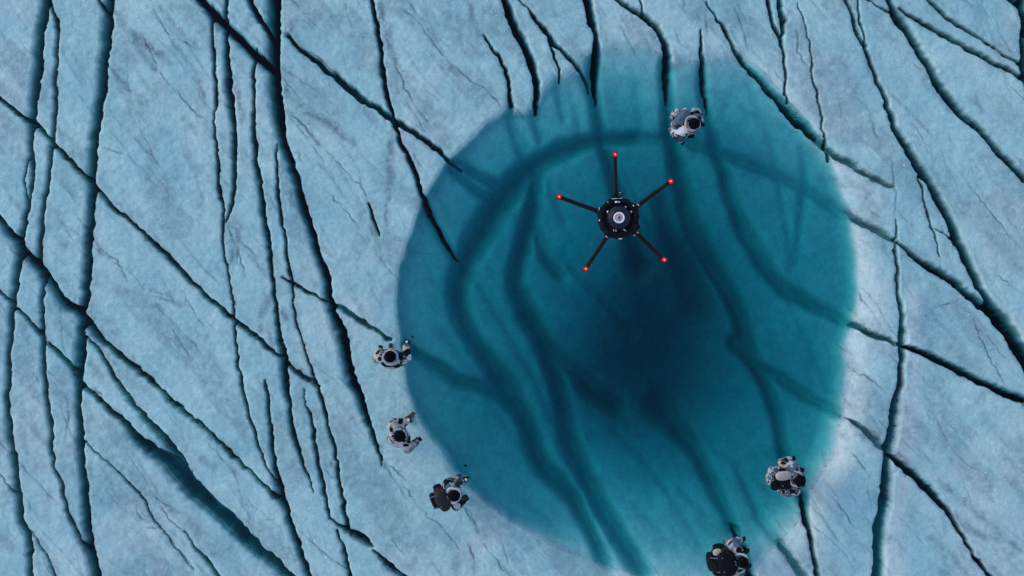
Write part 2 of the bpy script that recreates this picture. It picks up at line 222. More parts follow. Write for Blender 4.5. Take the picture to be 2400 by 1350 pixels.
def seg_iter(P):
    for i in range(len(P) - 1): yield P[i], P[i + 1]
def window(x0, x1, y0, y1):
    i0, i1 = np.searchsorted(GX, (x0, x1)); j0, j1 = np.searchsorted(GY, (y0, y1)); return slice(j0, j1), slice(i0, i1)
def seg_dist(x, y, a, b):
    ab = b[:2] - a[:2]; L = ab @ ab + 1e-9
    t = np.clip(((x - a[0]) * ab[0] + (y - a[1]) * ab[1]) / L, 0, 1)
    qx = a[0] + t * ab[0]; qy = a[1] + t * ab[1]
    return np.hypot(x - qx, y - qy), t, qx, qy

def warp(X, Y):
    n = 2.0 * vnoise(X / 21, Y / 21, 3) + 1.7 * vnoise(X / 9.5, Y / 9.5, 4); m = 2.0 * vnoise(X / 21, Y / 21, 7) + 1.7 * vnoise(X / 9.5, Y / 9.5, 8)
    return X + n, Y + m
def pool_sdf(X, Y):
    P = np.array(POOL, float); big = np.full(X.shape, 1e3)
    w = window(560, 2420, -145, 1490); x = X[w] + 2.5 * vnoise(X[w] / 30, Y[w] / 30, 21); y = Y[w] + 2.5 * vnoise(X[w] / 30, Y[w] / 30, 22)
    d = np.full(x.shape, 1e3); ins = np.zeros(x.shape, bool)
    for i in range(len(P)):
        a, b = P[i], P[(i + 1) % len(P)]
        d = np.minimum(d, seg_dist(x, y, a, b)[0])
        c = ((a[1] > y) != (b[1] > y)) & (x < (b[0] - a[0]) * (y - a[1]) / (b[1] - a[1] + 1e-9) + a[0]); ins ^= c
    big[w] = np.where(ins, -d, d); return big
def slot_edge(Xw, Yw):
    E = np.full(Xw.shape, 60.0)
    for dep, P in slots:
        for a, b in seg_iter(P):
            r = max(a[2], b[2]) / 2 + 8
            w = window(min(a[0], b[0]) - r, max(a[0], b[0]) + r, min(a[1], b[1]) - r, max(a[1], b[1]) + r)
            if Xw[w].size == 0: continue
            d, t, _, _ = seg_dist(Xw[w], Yw[w], a, b); E[w] = np.minimum(E[w], d - (a[2] + (b[2] - a[2]) * t) / 2)
    return E

# snap grid vertices onto the crack rims and the pool edge so that the rims are crisp
Xw, Yw = warp(X0, Y0); E = slot_edge(Xw, Yw); PS = pool_sdf(X0, Y0)
X, Y = X0.copy(), Y0.copy()
for F, fn in ((PS, None), (E, slot_edge)):
    gy, gx = np.gradient(F, GY, GX); g = np.maximum(np.hypot(gx, gy), .5); gx = gx / g / g; gy = gy / g / g
    m = np.abs(F) < 1.25
    X -= np.where(m, F * gx, 0).clip(-1.2, 1.2); Y -= np.where(m, F * gy, 0).clip(-1.2, 1.2)
    if fn:
        F2 = fn(*warp(X, Y)); X -= np.where(m, F2 * gx, 0).clip(-.7, .7); Y -= np.where(m, F2 * gy, 0).clip(-.7, .7)
Xw, Yw = warp(X, Y); PS = pool_sdf(X, Y)

inner = sstep(1600, 400, np.hypot(np.maximum(np.abs(X - 1200) - 1200, 0), np.maximum(np.abs(Y - 675) - 675, 0)))
f1, f2 = worley(X + 3 * vnoise(X / 9, Y / 9, 31), Y + 3 * vnoise(X / 9, Y / 9, 32), 15, 40)
g1, g2_ = worley(X, Y, 37, 44)
surf = .030 * fbm(X, Y, 210, 50, 2) + .014 * fbm(X, Y, 60, 55, 3) + .008 * (0.55 - f1) + .008 * (.55 - g1) + .002 * fbm(X, Y, 7, 58, 2)
surf = np.clip(surf, -.06, .2) * np.where(inner > 0, 1, 0) + 0
# the ice stands up in a low bank east of the pool and east of the long blue crack
bank = sstep(4, 60, PS) * sstep(150, 70, PS) * sstep(1650, 1900, X) * sstep(150, 500, Y)
surf += .055 * sstep(0, 55, PS) * sstep(260, 90, PS) * sstep(1750, 1950, X) * sstep(250, 480, Y)
Z = surf.copy()
ang = np.degrees(np.arctan2(Y - 740, X - 1480)) % 360
soft = np.interp(ang, [0, 40, 80, 120, 150, 220, 250, 290, 330, 360], [22, 22, 30, 9, 2.5, 2.5, 5, 12, 14, 22])
po = np.maximum(PS, 0); Z = Z + (WATER_Z - .004 - Z) * np.exp(-(po / soft) ** 1.3) * (PS < 400)
# pool bed
ang = np.degrees(np.arctan2(Y - 740, X - 1480)) % 360
de = np.interp(ang, [r[0] for r in RIM], [r[1] for r in RIM]); ew = np.interp(ang, [r[0] for r in RIM], [r[2] for r in RIM])
di = np.maximum(-PS, 0); ins = PS < 0; de = de + (.15 - de) * sstep(50, 260, di); ew = ew + (30 - ew) * sstep(50, 260, di)
bed = 1.0 * de * sstep(0, 1, di / ew) + .33 * (1 - np.exp(-di / 190)) + .02 * np.minimum(di / 12, 1)
bed += .70 * np.exp(-(((X - 1555) / 200) ** 2) - ((Y - 860) / 180) ** 2) + .42 * np.exp(-(((X - 1575) / 120) ** 2) - ((Y - 640) / 150) ** 2)
bed += .05 * fbm(X, Y, 120, 71, 3) * sstep(20, 120, di)
Z = np.where(ins, .3 * surf * sstep(0, 30, di) - bed + WATER_Z - .004, Z)
# soft troughs on the bed
BD = np.zeros_like(Z)
bx = X + 2.5 * vnoise(X / 45, Y / 45, 61) + 2 * vnoise(X / 14, Y / 14, 62); by = Y + 2.5 * vnoise(X / 45, Y / 45, 63) + 2 * vnoise(X / 14, Y / 14, 64)
for dep, P in bands:
    R = P[:, 2].max() * 1.25 + 10; wp = window(P[:, 0].min() - R, P[:, 0].max() + R, P[:, 1].min() - R, P[:, 1].max() + R)
    bxx, byy = bx[wp], by[wp]; acc = np.zeros(bxx.shape); j0, i0 = wp[0].start, wp[1].start
    for a, b in seg_iter(P):
        r = max(a[2], b[2]) * 1.25 + 10
        w = window(min(a[0], b[0]) - r, max(a[0], b[0]) + r, min(a[1], b[1]) - r, max(a[1], b[1]) + r)
        w = (slice(max(w[0].start - j0, 0), max(w[0].stop - j0, 0)), slice(max(w[1].start - i0, 0), max(w[1].stop - i0, 0)))
        d, t, _, _ = seg_dist(bxx[w], byy[w], a, b); hw = (a[2] + (b[2] - a[2]) * t) / 2
        acc[w] = np.maximum(acc[w], dep * (1 - sstep(-.15, 1.95, d / hw)))
    BD[wp] += acc ** 3
BD = .97 * BD ** (1 / 3)
for _ in range(5):
    for ax in (0, 1): BD = (np.roll(BD, 1, ax) + np.roll(BD, -1, ax) + np.roll(BD, 2, ax) + np.roll(BD, -2, ax) + BD) / 5
Z -= BD * np.where(ins, np.clip(.75 + di / 60, 0, 1), np.exp(-np.maximum(PS, 0) / 10) * .5)
# open cracks with a bank on the side away from the middle of the ice field
C = np.zeros_like(Z); E = np.full(Z.shape, 90.0); BK = np.zeros_like(Z); WALL_SHADE = np.zeros_like(Z); BANK_SHADE = np.zeros_like(Z)
for dep, P in slots:
    tg = np.gradient(P[:, :2], axis=0); kk = min(9, len(P) // 2 * 2 - 1); ker = np.ones(max(kk, 1)) / max(kk, 1)
    tg = np.stack([np.convolve(np.pad(tg[:, c], len(ker) // 2, mode='edge'), ker, 'valid') for c in (0, 1)], -1); tg /= np.linalg.norm(tg, axis=1)[:, None] + 1e-9
    ow = P[:, :2] - (1200, 675); ow = ow / (np.linalg.norm(ow, axis=1)[:, None] + 1e-6)
    Q = np.clip((-tg[:, 1] * ow[:, 0] + tg[:, 0] * ow[:, 1]) / .4, -1, 1)
    for si, (a, b) in enumerate(seg_iter(P)):
        wmx = max(a[2], b[2]); r = wmx / 2 + 46
        w = window(min(a[0], b[0]) - r, max(a[0], b[0]) + r, min(a[1], b[1]) - r, max(a[1], b[1]) + r)
        if Z[w].size == 0: continue
        d, t, qx, qy = seg_dist(Xw[w], Yw[w], a, b); wd = a[2] + (b[2] - a[2]) * t; hw = wd / 2; e = d - hw
        E[w] = np.minimum(E[w], e)
        tt = np.clip((hw - d) / np.maximum(hw, .5), 0, 1); k = min(1.0, wmx / 6)
        C[w] = np.maximum(C[w], min(2.9, dep * 1.6) * k * (1 - (1 - tt) ** 2.2))
        tx = tg[si] + (tg[si + 1] - tg[si]) * .5; q = Q[si] + (Q[si + 1] - Q[si]) * t
        side = (-(Xw[w] - qx) * tx[1] + (Yw[w] - qy) * tx[0]) / np.maximum(d, 1e-3) * q
        bw = np.clip(wd * 1.0, 3, 21) * (.5 + .5 * min(1, dep)); u = np.clip(1 - np.maximum(e, 0) / bw, 0, 1)
        BK[w] = np.maximum(BK[w], np.minimum(.46, .06 + .26 * dep) * k * u ** 2.6 * (.5 + .5 * np.clip(side * 1.3, -1, 1)))
        BANK_SHADE[w] = np.maximum(BANK_SHADE[w], min(1, max(.10, (dep - .36) / .4)) * k * np.clip(1 - np.maximum(e, 0) / (bw * 1.25), 0, 1) ** 1.5 * (.25 + .75 * (.5 + .5 * np.clip(side * 1.3, -1, 1))))
        us = np.clip(1 - np.maximum(e, 0) / 7, 0, 1)
        BK[w] = np.maximum(BK[w], .016 * k * us ** 2)
        WALL_SHADE[w] = np.maximum(WALL_SHADE[w], sstep(.6, -1.4, e) * min(1, max(0, dep - .5) / .5) * k)  # mask for the shade painted inside the deeper cracks
Z -= np.maximum(BK, 0)
Z = np.where(C > 0, np.minimum(Z, surf - np.maximum(C, .0) - .02), Z)
# stains, painted bank shade and fine cracks -> attributes
ST = np.zeros_like(Z)
for dep, P in stains:
    for a, b in seg_iter(P):
        r = max(a[2], b[2]) * 1.7 + 8
        w = window(min(a[0], b[0]) - r, max(a[0], b[0]) + r, min(a[1], b[1]) - r, max(a[1], b[1]) + r)
        d, t, _, _ = seg_dist(X[w], Y[w], a, b); hw = (a[2] + (b[2] - a[2]) * t) / 2 * 1.5
        ST[w] = np.maximum(ST[w], .8 * dep * np.exp(-(d / hw) ** 2))
ST *= .7 + .8 * sstep(-.25, .25, fbm(X, Y, 16, 81, 3))
ST = np.maximum(ST, .85 * np.exp(-np.maximum(E, 0) / 5.0) * sstep(-.15, .35, fbm(X, Y, 55, 85, 2)))
ST = np.maximum(ST, .46 * sstep(.02, .34, fbm(X * .64 + Y * .77, (Y * .64 - X * .77) * 3.2, 210, 90, 5)) * (.5 + .5 * sstep(-.3, .3, fbm(X, Y, 14, 92, 2))))
# thin smoky streaks of dust along the two joint sets
def ridge(ang_, across, along, seed, lo):
    c_, s_ = math.cos(math.radians(ang_)), math.sin(math.radians(ang_)); wx_ = X + 10 * vnoise(X / 90, Y / 90, seed + 9); wy_ = Y + 10 * vnoise(X / 90, Y / 90, seed + 8)
    n = vnoise((wx_ * c_ + wy_ * s_) / along, (wy_ * c_ - wx_ * s_) / across, seed); return sstep(lo, 1.0, 1 - np.abs(n)) * sstep(-.15, .45, fbm(X, Y, 150, seed + 3, 3))
STK = np.maximum(np.maximum(ridge(48, 46, 420, 401, .78), .9 * ridge(56, 30, 260, 421, .74)), np.maximum(.8 * ridge(42, 60, 520, 441, .88), .7 * ridge(80, 30, 320, 461, .86)))
ST = np.maximum(ST, .55 * STK * (.5 + .5 * sstep(-.3, .3, fbm(X, Y, 13, 471, 2))))
ST = np.maximum(ST, .68 * BANK_SHADE * (.55 + .6 * sstep(-.3, .3, fbm(X, Y, 40, 481, 3))))  # shade painted on the crack banks, fading away from the rim
ST *= .25 + .75 * np.clip(1 - di / 20, 0, 1)
PALE_PATHS = ["1990,520,34 2000,580,40 2028,650,36 2030,740,36 2005,830,36 2003,900,36 1990,990,36 1960,1090,40 1920,1170,36 1890,1250,30", "2138,690,18 2144,800,20 2138,880,22 2130,960,26 2122,1060,28 2112,1150,26 2100,1230,28 2092,1350,34", "2050,690,50 2055,780,40", "1955,370,20 2000,420,30 2050,470,40", "1500,1345,40 1600,1352,40"]  # whiter ice colour along the east banks and the pool foot
PALE_MASK = np.zeros_like(Z)
for P in (resample(parse(q), 12, 2, False) for q in PALE_PATHS):
    for a, b in seg_iter(P):
        r = max(a[2], b[2]) * 1.7; w = window(min(a[0], b[0]) - r, max(a[0], b[0]) + r, min(a[1], b[1]) - r, max(a[1], b[1]) + r)
        d, t, _, _ = seg_dist(X[w] + 7 * vnoise(X[w] / 19, Y[w] / 19, 301), Y[w] + 7 * vnoise(X[w] / 19, Y[w] / 19, 302), a, b)
        PALE_MASK[w] = np.maximum(PALE_MASK[w], np.exp(-(d / (a[2] + (b[2] - a[2]) * t) * 1.15) ** 2))
PALE_MASK = np.maximum(PALE_MASK, .55 * sstep(.05, .45, fbm(X, Y, 260, 310, 4))) * (.6 + .4 * sstep(-.3, .3, fbm(X, Y, 18, 315, 3))) * np.clip(1 - di / 12, .15, 1)
HR = np.zeros_like(Z)
hx = X + 1.5 * vnoise(X / 12, Y / 12, 95); hy = Y + 1.5 * vnoise(X / 12, Y / 12, 96)
for i, P in enumerate(hairs):
    amp = 1.0 if i < len(HAIRS) else .25 + .45 * ((i * 37) % 100) / 100
    for k, (a, b) in enumerate(seg_iter(P)):
        w = window(min(a[0], b[0]) - 9, max(a[0], b[0]) + 9, min(a[1], b[1]) - 9, max(a[1], b[1]) + 9)
        if Z[w].size == 0: continue
        d, t, _, _ = seg_dist(hx[w], hy[w], a, b); fade = min(1, (k + 1) / 3, (len(P) - 1 - k) / 3)
        HR[w] = np.maximum(HR[w], amp * fade * np.exp(-(d / 1.9) ** 2))
HR *= (.35 + .65 * sstep(-.35, .3, fbm(X, Y, 34, 99, 2))) * np.clip(1 - di / 60, .3, 1)
Z -= .018 * HR
Z = np.maximum(Z, -3.2)

# ------------------------------------------------------------------ materials
def mat(name, col, rough=.6, spec=.4, bump=0, bscale=30, var=0, metal=0, emit=None, estr=0):
    m = bpy.data.materials.new(name); m.use_nodes = True; nt = m.node_tree; p = nt.nodes['Principled BSDF']
    p.inputs['Base Color'].default_value = (*col, 1); p.inputs['Roughness'].default_value = rough
    p.inputs['Specular IOR Level'].default_value = spec; p.inputs['Metallic'].default_value = metal
    if emit: p.inputs['Emission Color'].default_value = (*emit, 1); p.inputs['Emission Strength'].default_value = estr
    tc = nt.nodes.new('ShaderNodeTexCoord'); nz = nt.nodes.new('ShaderNodeTexNoise')
    nz.inputs['Scale'].default_value = bscale; nz.inputs['Detail'].default_value = 4
    nt.links.new(tc.outputs['Object'], nz.inputs['Vector'])
    if bump:
        b = nt.nodes.new('ShaderNodeBump'); b.inputs['Strength'].default_value = bump; b.inputs['Distance'].default_value = .02
        nt.links.new(nz.outputs['Fac'], b.inputs['Height']); nt.links.new(b.outputs[0], p.inputs['Normal'])
    if var:
        r = nt.nodes.new('ShaderNodeValToRGB')
        r.color_ramp.elements[0].position = .3; r.color_ramp.elements[1].position = .7
        r.color_ramp.elements[0].color = (*[c * (1 - var) for c in col], 1); r.color_ramp.elements[1].color = (*[min(1, c * (1 + var)) for c in col], 1)
        nt.links.new(nz.outputs['Fac'], r.inputs[0]); nt.links.new(r.outputs[0], p.inputs['Base Color'])
    return m

def ice_material():
    m = bpy.data.materials.new('glacier ice'); m.use_nodes = True; nt = m.node_tree; N = nt.nodes.new; L = nt.links.new
    p = nt.nodes['Principled BSDF']; tc = N('ShaderNodeTexCoord')
    def noise(sc, det=4, rough=.55, dist=0):
        n = N('ShaderNodeTexNoise'); n.inputs['Scale'].default_value = sc; n.inputs['Detail'].default_value = det
        n.inputs['Roughness'].default_value = rough; n.inputs['Distortion'].default_value = dist; L(tc.outputs['Object'], n.inputs['Vector']); return n
    def ramp(src, a, b, ca, cb):
        r = N('ShaderNodeValToRGB'); r.color_ramp.elements[0].position = a; r.color_ramp.elements[1].position = b
        r.color_ramp.elements[0].color = (*ca, 1); r.color_ramp.elements[1].color = (*cb, 1); L(src, r.inputs[0]); return r
    def mix(fac, a, b, mode='MIX'):
        x = N('ShaderNodeMix'); x.data_type = 'RGBA'; x.blend_type = mode
        if isinstance(fac, float): x.inputs[0].default_value = fac
        else: L(fac, x.inputs[0])
        for s, v in ((x.inputs[6], a), (x.inputs[7], b)):
            if isinstance(v, tuple): s.default_value = (*v, 1)
            else: L(v, s)
        return x.outputs[2]
    base = ramp(noise(.55, 5, .6).outputs['Fac'], .32, .68, (.345, .60, .575), (.53, .735, .66)).outputs[0]
    grain = ramp(noise(9, 5, .65, .4).outputs['Fac'], .3, .72, (.91, .925, .93), (1.07, 1.06, 1.06)).outputs[0]
    c = mix(1.0, base, grain, 'MULTIPLY')
    vo = N('ShaderNodeTexVoronoi'); vo.inputs['Scale'].default_value = 7.5; L(tc.outputs['Object'], vo.inputs['Vector'])
    cell = ramp(vo.outputs['Color'], .1, .9, (.93, .94, .945), (1.06, 1.05, 1.05)).outputs[0]
    c = mix(1.0, c, cell, 'MULTIPLY')
    fine = ramp(noise(55, 3, .7).outputs['Fac'], .3, .7, (.87, .88, .89), (1.13, 1.12, 1.11)).outputs[0]
    c = mix(1.0, c, fine, 'MULTIPLY')
    blot = ramp(noise(2.6, 4, .6, .3).outputs['Fac'], .34, .68, (.89, .915, .93), (1.07, 1.06, 1.05)).outputs[0]
    c = mix(1.0, c, blot, 'MULTIPLY')
    a0 = N('ShaderNodeAttribute'); a0.attribute_name = 'pale_ice'; gn = N('ShaderNodeMath'); gn.operation = 'MULTIPLY'; gn.use_clamp = True
    L(a0.outputs['Fac'], gn.inputs[0]); gn.inputs[1].default_value = .8; c = mix(gn.outputs[0], c, mix(1.0, grain, (.70, .755, .685), 'MULTIPLY'))
    ve = N('ShaderNodeTexVoronoi'); ve.feature = 'DISTANCE_TO_EDGE'; ve.inputs['Scale'].default_value = 8.0; ds = N('ShaderNodeMix'); ds.data_type = 'VECTOR'; ds.inputs[0].default_value = .04
    L(tc.outputs['Object'], ds.inputs[4]); L(noise(7, 3).outputs['Color'], ds.inputs[5]); L(ds.outputs[1], ve.inputs['Vector'])
    c = mix(1.0, c, ramp(ve.outputs['Distance'], .0, .09, (.87, .895, .91), (1.015, 1.01, 1.01)).outputs[0], 'MULTIPLY')
    a1 = N('ShaderNodeAttribute'); a1.attribute_name = 'dust_and_shade'; a2 = N('ShaderNodeAttribute'); a2.attribute_name = 'hairline'
    speck = ramp(noise(38, 3, .6).outputs['Fac'], .35, .6, (.5, .5, .5), (1, 1, 1)).outputs[0]
    def mul(a, b):
        x = N('ShaderNodeMath'); x.operation = 'MULTIPLY'; x.use_clamp = True
        for s, v in zip(x.inputs, (a, b)):
            if isinstance(v, float): s.default_value = v
            else: L(v, s)
        return x.outputs[0]
    c = mix(mul(mul(a1.outputs['Fac'], speck), 1.0), c, (.115, .165, .20))  # grey dust, together with the painted shade of the crack banks
    c = mix(mul(a2.outputs['Fac'], .75), c, (.05, .085, .11))
    a3 = N('ShaderNodeAttribute'); a3.attribute_name = 'clear'      # deep-crack shade painted into the dark clear-ice wall colour
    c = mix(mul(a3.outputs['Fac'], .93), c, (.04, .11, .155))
    L(c, p.inputs['Base Color'])
    p.inputs['Roughness'].default_value = .42; p.inputs['Specular IOR Level'].default_value = .35
    b1 = N('ShaderNodeBump'); b1.inputs['Strength'].default_value = .24; b1.inputs['Distance'].default_value = .03; L(noise(11, 6, .68).outputs['Fac'], b1.inputs['Height'])
    b2 = N('ShaderNodeBump'); b2.inputs['Strength'].default_value = .22; b2.inputs['Distance'].default_value = .02; L(vo.outputs['Distance'], b2.inputs['Height']); b2.invert = True
    L(b1.outputs[0], b2.inputs['Normal']); L(b2.outputs[0], p.inputs['Normal'])
    return m

def water_material():
    m = bpy.data.materials.new('meltwater'); m.use_nodes = True; nt = m.node_tree; N = nt.nodes.new; L = nt.links.new
    nt.nodes.remove(nt.nodes['Principled BSDF']); out = nt.nodes['Material Output']
    tr = N('ShaderNodeBsdfTransparent'); gl = N('ShaderNodeBsdfGlossy'); gl.inputs['Roughness'].default_value = .05
    fr = N('ShaderNodeFresnel'); ge = N('ShaderNodeNewGeometry'); io = N('ShaderNodeMapRange')
    io.inputs['To Min'].default_value = 1.33; io.inputs['To Max'].default_value = 1 / 1.33
    L(ge.outputs['Backfacing'], io.inputs['Value']); L(io.outputs[0], fr.inputs['IOR']); mx = N('ShaderNodeMixShader')
    tc = N('ShaderNodeTexCoord'); nz = N('ShaderNodeTexNoise'); nz.inputs['Scale'].default_value = 2.2; nz.inputs['Detail'].default_value = 3
    b = N('ShaderNodeBump'); b.inputs['Strength'].default_value = .06; b.inputs['Distance'].default_value = .05
    L(tc.outputs['Object'], nz.inputs['Vector']); L(nz.outputs['Fac'], b.inputs['Height']); L(b.outputs[0], gl.inputs['Normal'])
    L(fr.outputs[0], mx.inputs[0]); L(tr.outputs[0], mx.inputs[1]); L(gl.outputs[0], mx.inputs[2]); L(mx.outputs[0], out.inputs['Surface'])
    va = N('ShaderNodeVolumeAbsorption'); k = WATER_K; dn = max(k) * 1.05
    va.inputs['Density'].default_value = dn; va.inputs['Color'].default_value = (*[1 - x / dn for x in k], 1)
    L(va.outputs[0], out.inputs['Volume']); return m
WATER_K = (3.5, .91, .79)

# ------------------------------------------------------------------ ice and water objects
def W(px, py): return (px - 1200) * S, (675 - py) * S
ny, nx = Z.shape
me = bpy.data.meshes.new('glacier_ice')
co = np.empty((ny * nx, 3), np.float32); co[:, 0] = ((X - 1200) * S).ravel(); co[:, 1] = ((675 - Y) * S).ravel(); co[:, 2] = Z.ravel()
idx = np.arange(ny * nx, dtype=np.int32).reshape(ny, nx)
qa, qb, qc, qd = idx[:-1, :-1].ravel(), idx[1:, :-1].ravel(), idx[1:, 1:].ravel(), idx[:-1, 1:].ravel()
zf = Z.ravel(); sw = (np.abs(zf[qa] - zf[qc]) <= np.abs(zf[qb] - zf[qd]))[:, None]      # split each cell along its flatter diagonal
quads = np.concatenate([np.where(sw, np.stack([qa, qb, qc], -1), np.stack([qa, qb, qd], -1)), np.where(sw, np.stack([qa, qc, qd], -1), np.stack([qb, qc, qd], -1))]).astype(np.int32)
me.vertices.add(len(co)); me.vertices.foreach_set('co', co.ravel())
me.loops.add(quads.size); me.loops.foreach_set('vertex_index', quads.ravel())
me.polygons.add(len(quads)); me.polygons.foreach_set('loop_start', np.arange(0, quads.size, 3, dtype=np.int32))
me.polygons.foreach_set('use_smooth', np.ones(len(quads), bool))
me.update(calc_edges=True)
for nm, A in (('dust_and_shade', ST), ('hairline', HR), ('clear', WALL_SHADE), ('pale_ice', PALE_MASK)):  # crack-wall and bank shade go in here as colour masks
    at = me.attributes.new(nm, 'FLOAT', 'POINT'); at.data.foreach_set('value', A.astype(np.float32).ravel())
me.materials.append(ice_material())
ice = bpy.data.objects.new('glacier_ice', me); COL.objects.link(ice); ice['kind'] = 'structure'
ice['label'] = 'pale blue glacier ice crossed by long dark cracks'

def ground_z(x, y):
    px = x / S + 1200; py = 675 - y / S
    i = int(np.clip(np.searchsorted(GX, px), 1, nx - 1)); j = int(np.clip(np.searchsorted(GY, py), 1, ny - 1))
    return float(Z[j, i])

def bm_obj(name, bm, m, parent=None, smooth=True):
    me = bpy.data.meshes.new(name); bm.to_mesh(me); bm.free()
    if smooth: me.polygons.foreach_set('use_smooth', [True] * len(me.polygons))
    for x in (m if isinstance(m, (list, tuple)) else [m]): me.materials.append(x)
    o = bpy.data.objects.new(name, me); COL.objects.link(o)
    if parent: o.parent = parent
    return o
def tag(o, label=None, cat=None, group=None, kind=None):
    for k, v in (('label', label), ('category', cat), ('group', group), ('kind', kind)):
        if v: o[k] = v
    return o
bm = bmesh.new(); bmesh.ops.create_cube(bm, size=1.0, matrix=Matrix.Translation((0, 0, WATER_Z - 2.0)) @ Matrix.Diagonal((80, 70, 4.0, 1)))
water = bm_obj('meltwater_pool', bm, water_material(), smooth=False); tag(water, 'clear teal meltwater filling the pool and the cracks', kind='structure')

#PEOPLE

# ------------------------------------------------------------------ people
CL = dict(pale=mat('pale grey winter cloth', (.42, .425, .445), .85, .2, .5, 26, .14), white=mat('white winter cloth', (.60, .60, .61), .8, .2, .4, 26, .08),
          beige=mat('beige winter cloth', (.50, .42, .34), .85, .2, .5, 26, .12), black=mat('black winter cloth', (.006, .006, .008), .8, .12, .4, 30),
          slate=mat('slate blue cloth', (.085, .12, .165), .8, .25, .5, 24, .2), navy=mat('navy trouser cloth', (.014, .020, .034), .7, .3, .5, 24, .25),
          brown=mat('dark brown nylon', (.020, .0125, .0115), .65, .3, .6, 18, .3), skin=mat('skin', (.42, .24, .17), .55, .4), boot=mat('boot leather', (.02, .018, .017), .5, .4, .4, 40),
          hat=mat('black knit wool', (.005, .0045, .007), .95, .05, .5, 90), eye=mat('dark iris', (.02, .015, .012), .2, .5), lip=mat('lip', (.30, .12, .10), .5, .4),
          glass=mat('goggle glass', (.02, .06, .10), .08, .6), alu=mat('pole aluminium', (.55, .55, .57), .3, .5, metal=1.0), cork=mat('black pole grip', (.012, .012, .014), .7, .3),
          metal=mat('buckle steel', (.6, .6, .62), .25, .5, metal=1.0), ice_white=mat('frost white plastic', (.75, .76, .78), .35, .5))
def camo_material():
    m = mat('black white and beige patched cloth', (.42, .42, .44), .85, .2, .4, 30); nt = m.node_tree; p = nt.nodes['Principled BSDF']
    tc = nt.nodes.new('ShaderNodeTexCoord'); n = nt.nodes.new('ShaderNodeTexNoise'); n.inputs['Scale'].default_value = 8.5; n.inputs['Detail'].default_value = 1.5
    r = nt.nodes.new('ShaderNodeValToRGB'); r.color_ramp.interpolation = 'CONSTANT'; e = r.color_ramp.elements
    e[0].position = 0; e[0].color = (.085, .12, .165, 1); e[1].position = .40; e[1].color = (.44, .44, .46, 1)
    for pos, c in ((.50, (.006, .006, .008, 1)), (.575, (.50, .43, .35, 1)), (.66, (.60, .60, .61, 1))):
        x = e.new(pos); x.color = c
    nt.links.new(tc.outputs['Object'], n.inputs['Vector']); nt.links.new(n.outputs['Fac'], r.inputs[0]); nt.links.new(r.outputs[0], p.inputs['Base Color']); return m
CL['camo'] = camo_material()
CIDX = {k: i for i, k in enumerate(CL)}

def add_capsule(bm, p, q, r1, r2, seg=14):
    p, q = Vector(p), Vector(q); d = q - p; L = d.length
    rot = d.to_track_quat('Z', 'Y').to_matrix() if L > 1e-6 else Matrix.Identity(3)
    prof = [(-r1 * math.sin(a), r1 * math.cos(a)) for a in (math.pi / 2 * k / 4 for k in (3, 2, 1, 0))] + [(L + r2 * math.sin(a), r2 * math.cos(a)) for a in (math.pi / 2 * k / 4 for k in (0, 1, 2, 3))]
    rings = [[bm.verts.new(p + rot @ Vector((r * math.cos(2 * math.pi * i / seg), r * math.sin(2 * math.pi * i / seg), z))) for i in range(seg)] for z, r in prof]
    a = bm.verts.new(p + rot @ Vector((0, 0, -r1))); b = bm.verts.new(p + rot @ Vector((0, 0, L + r2)))
    for u, v in zip(rings, rings[1:]):
        for i in range(seg): bm.faces.new((u[i], u[(i + 1) % seg], v[(i + 1) % seg], v[i]))
    for i in range(seg): bm.faces.new((a, rings[0][(i + 1) % seg], rings[0][i])); bm.faces.new((b, rings[-1][i], rings[-1][(i + 1) % seg]))
def add_ellipsoid(bm, c, r, u=18, v=12):
    bmesh.ops.create_uvsphere(bm, u_segments=u, v_segments=v, radius=1.0, matrix=Matrix.Translation(c) @ Matrix.Diagonal((*r, 1)))
def add_super(bm, c, r, e=.55, u=22, v=14, rot=None, wob=0, seed=1):        # rounded box
    rnd = random.Random(seed); M = rot or Matrix.Identity(3); sg = lambda x, k: math.copysign(abs(x) ** k, x); rings = []
    for j in range(v + 1):
        th = -math.pi / 2 + math.pi * j / v; ring = []
        for i in range(u):
            ph = 2 * math.pi * i / u; w = 1 + rnd.uniform(-wob, wob)
            q = Vector((r[0] * sg(math.cos(th), e) * sg(math.cos(ph), e) * w, r[1] * sg(math.cos(th), e) * sg(math.sin(ph), e) * w, r[2] * sg(math.sin(th), e)))
            ring.append(bm.verts.new(Vector(c) + M @ q))
        rings.append(ring)
    for a, b in zip(rings, rings[1:]):
        for i in range(u): bm.faces.new((a[i], a[(i + 1) % u], b[(i + 1) % u], b[i]))
    bmesh.ops.remove_doubles(bm, verts=bm.verts, dist=1e-5)
def add_tube(bm, pts, r, seg=8, flat=1.0):
    pts = [Vector(p) for p in pts]; rings = []
    for i, p in enumerate(pts):
        d = (pts[min(i + 1, len(pts) - 1)] - pts[max(i - 1, 0)]).normalized(); rot = d.to_track_quat('Z', 'Y').to_matrix()
        rr = r[i] if isinstance(r, (list, tuple)) else r
        rings.append([bm.verts.new(p + rot @ Vector((rr * math.cos(2 * math.pi * k / seg), rr * flat * math.sin(2 * math.pi * k / seg), 0))) for k in range(seg)])
    for a, b in zip(rings, rings[1:]):
        for k in range(seg): bm.faces.new((a[k], a[(k + 1) % seg], b[(k + 1) % seg], b[k]))
    bm.faces.new(rings[0][::-1]); bm.faces.new(rings[-1])
def add_box(bm, c, size, rotz=0, bev=0):
    g = bmesh.ops.create_cube(bm, size=1.0, matrix=Matrix.Translation(c) @ Matrix.Rotation(rotz, 4, 'Z') @ Matrix.Diagonal((*size, 1)))
    if bev: bmesh.ops.bevel(bm, geom=list({e for v in g['verts'] for e in v.link_edges}), offset=bev, segments=2, affect='EDGES')
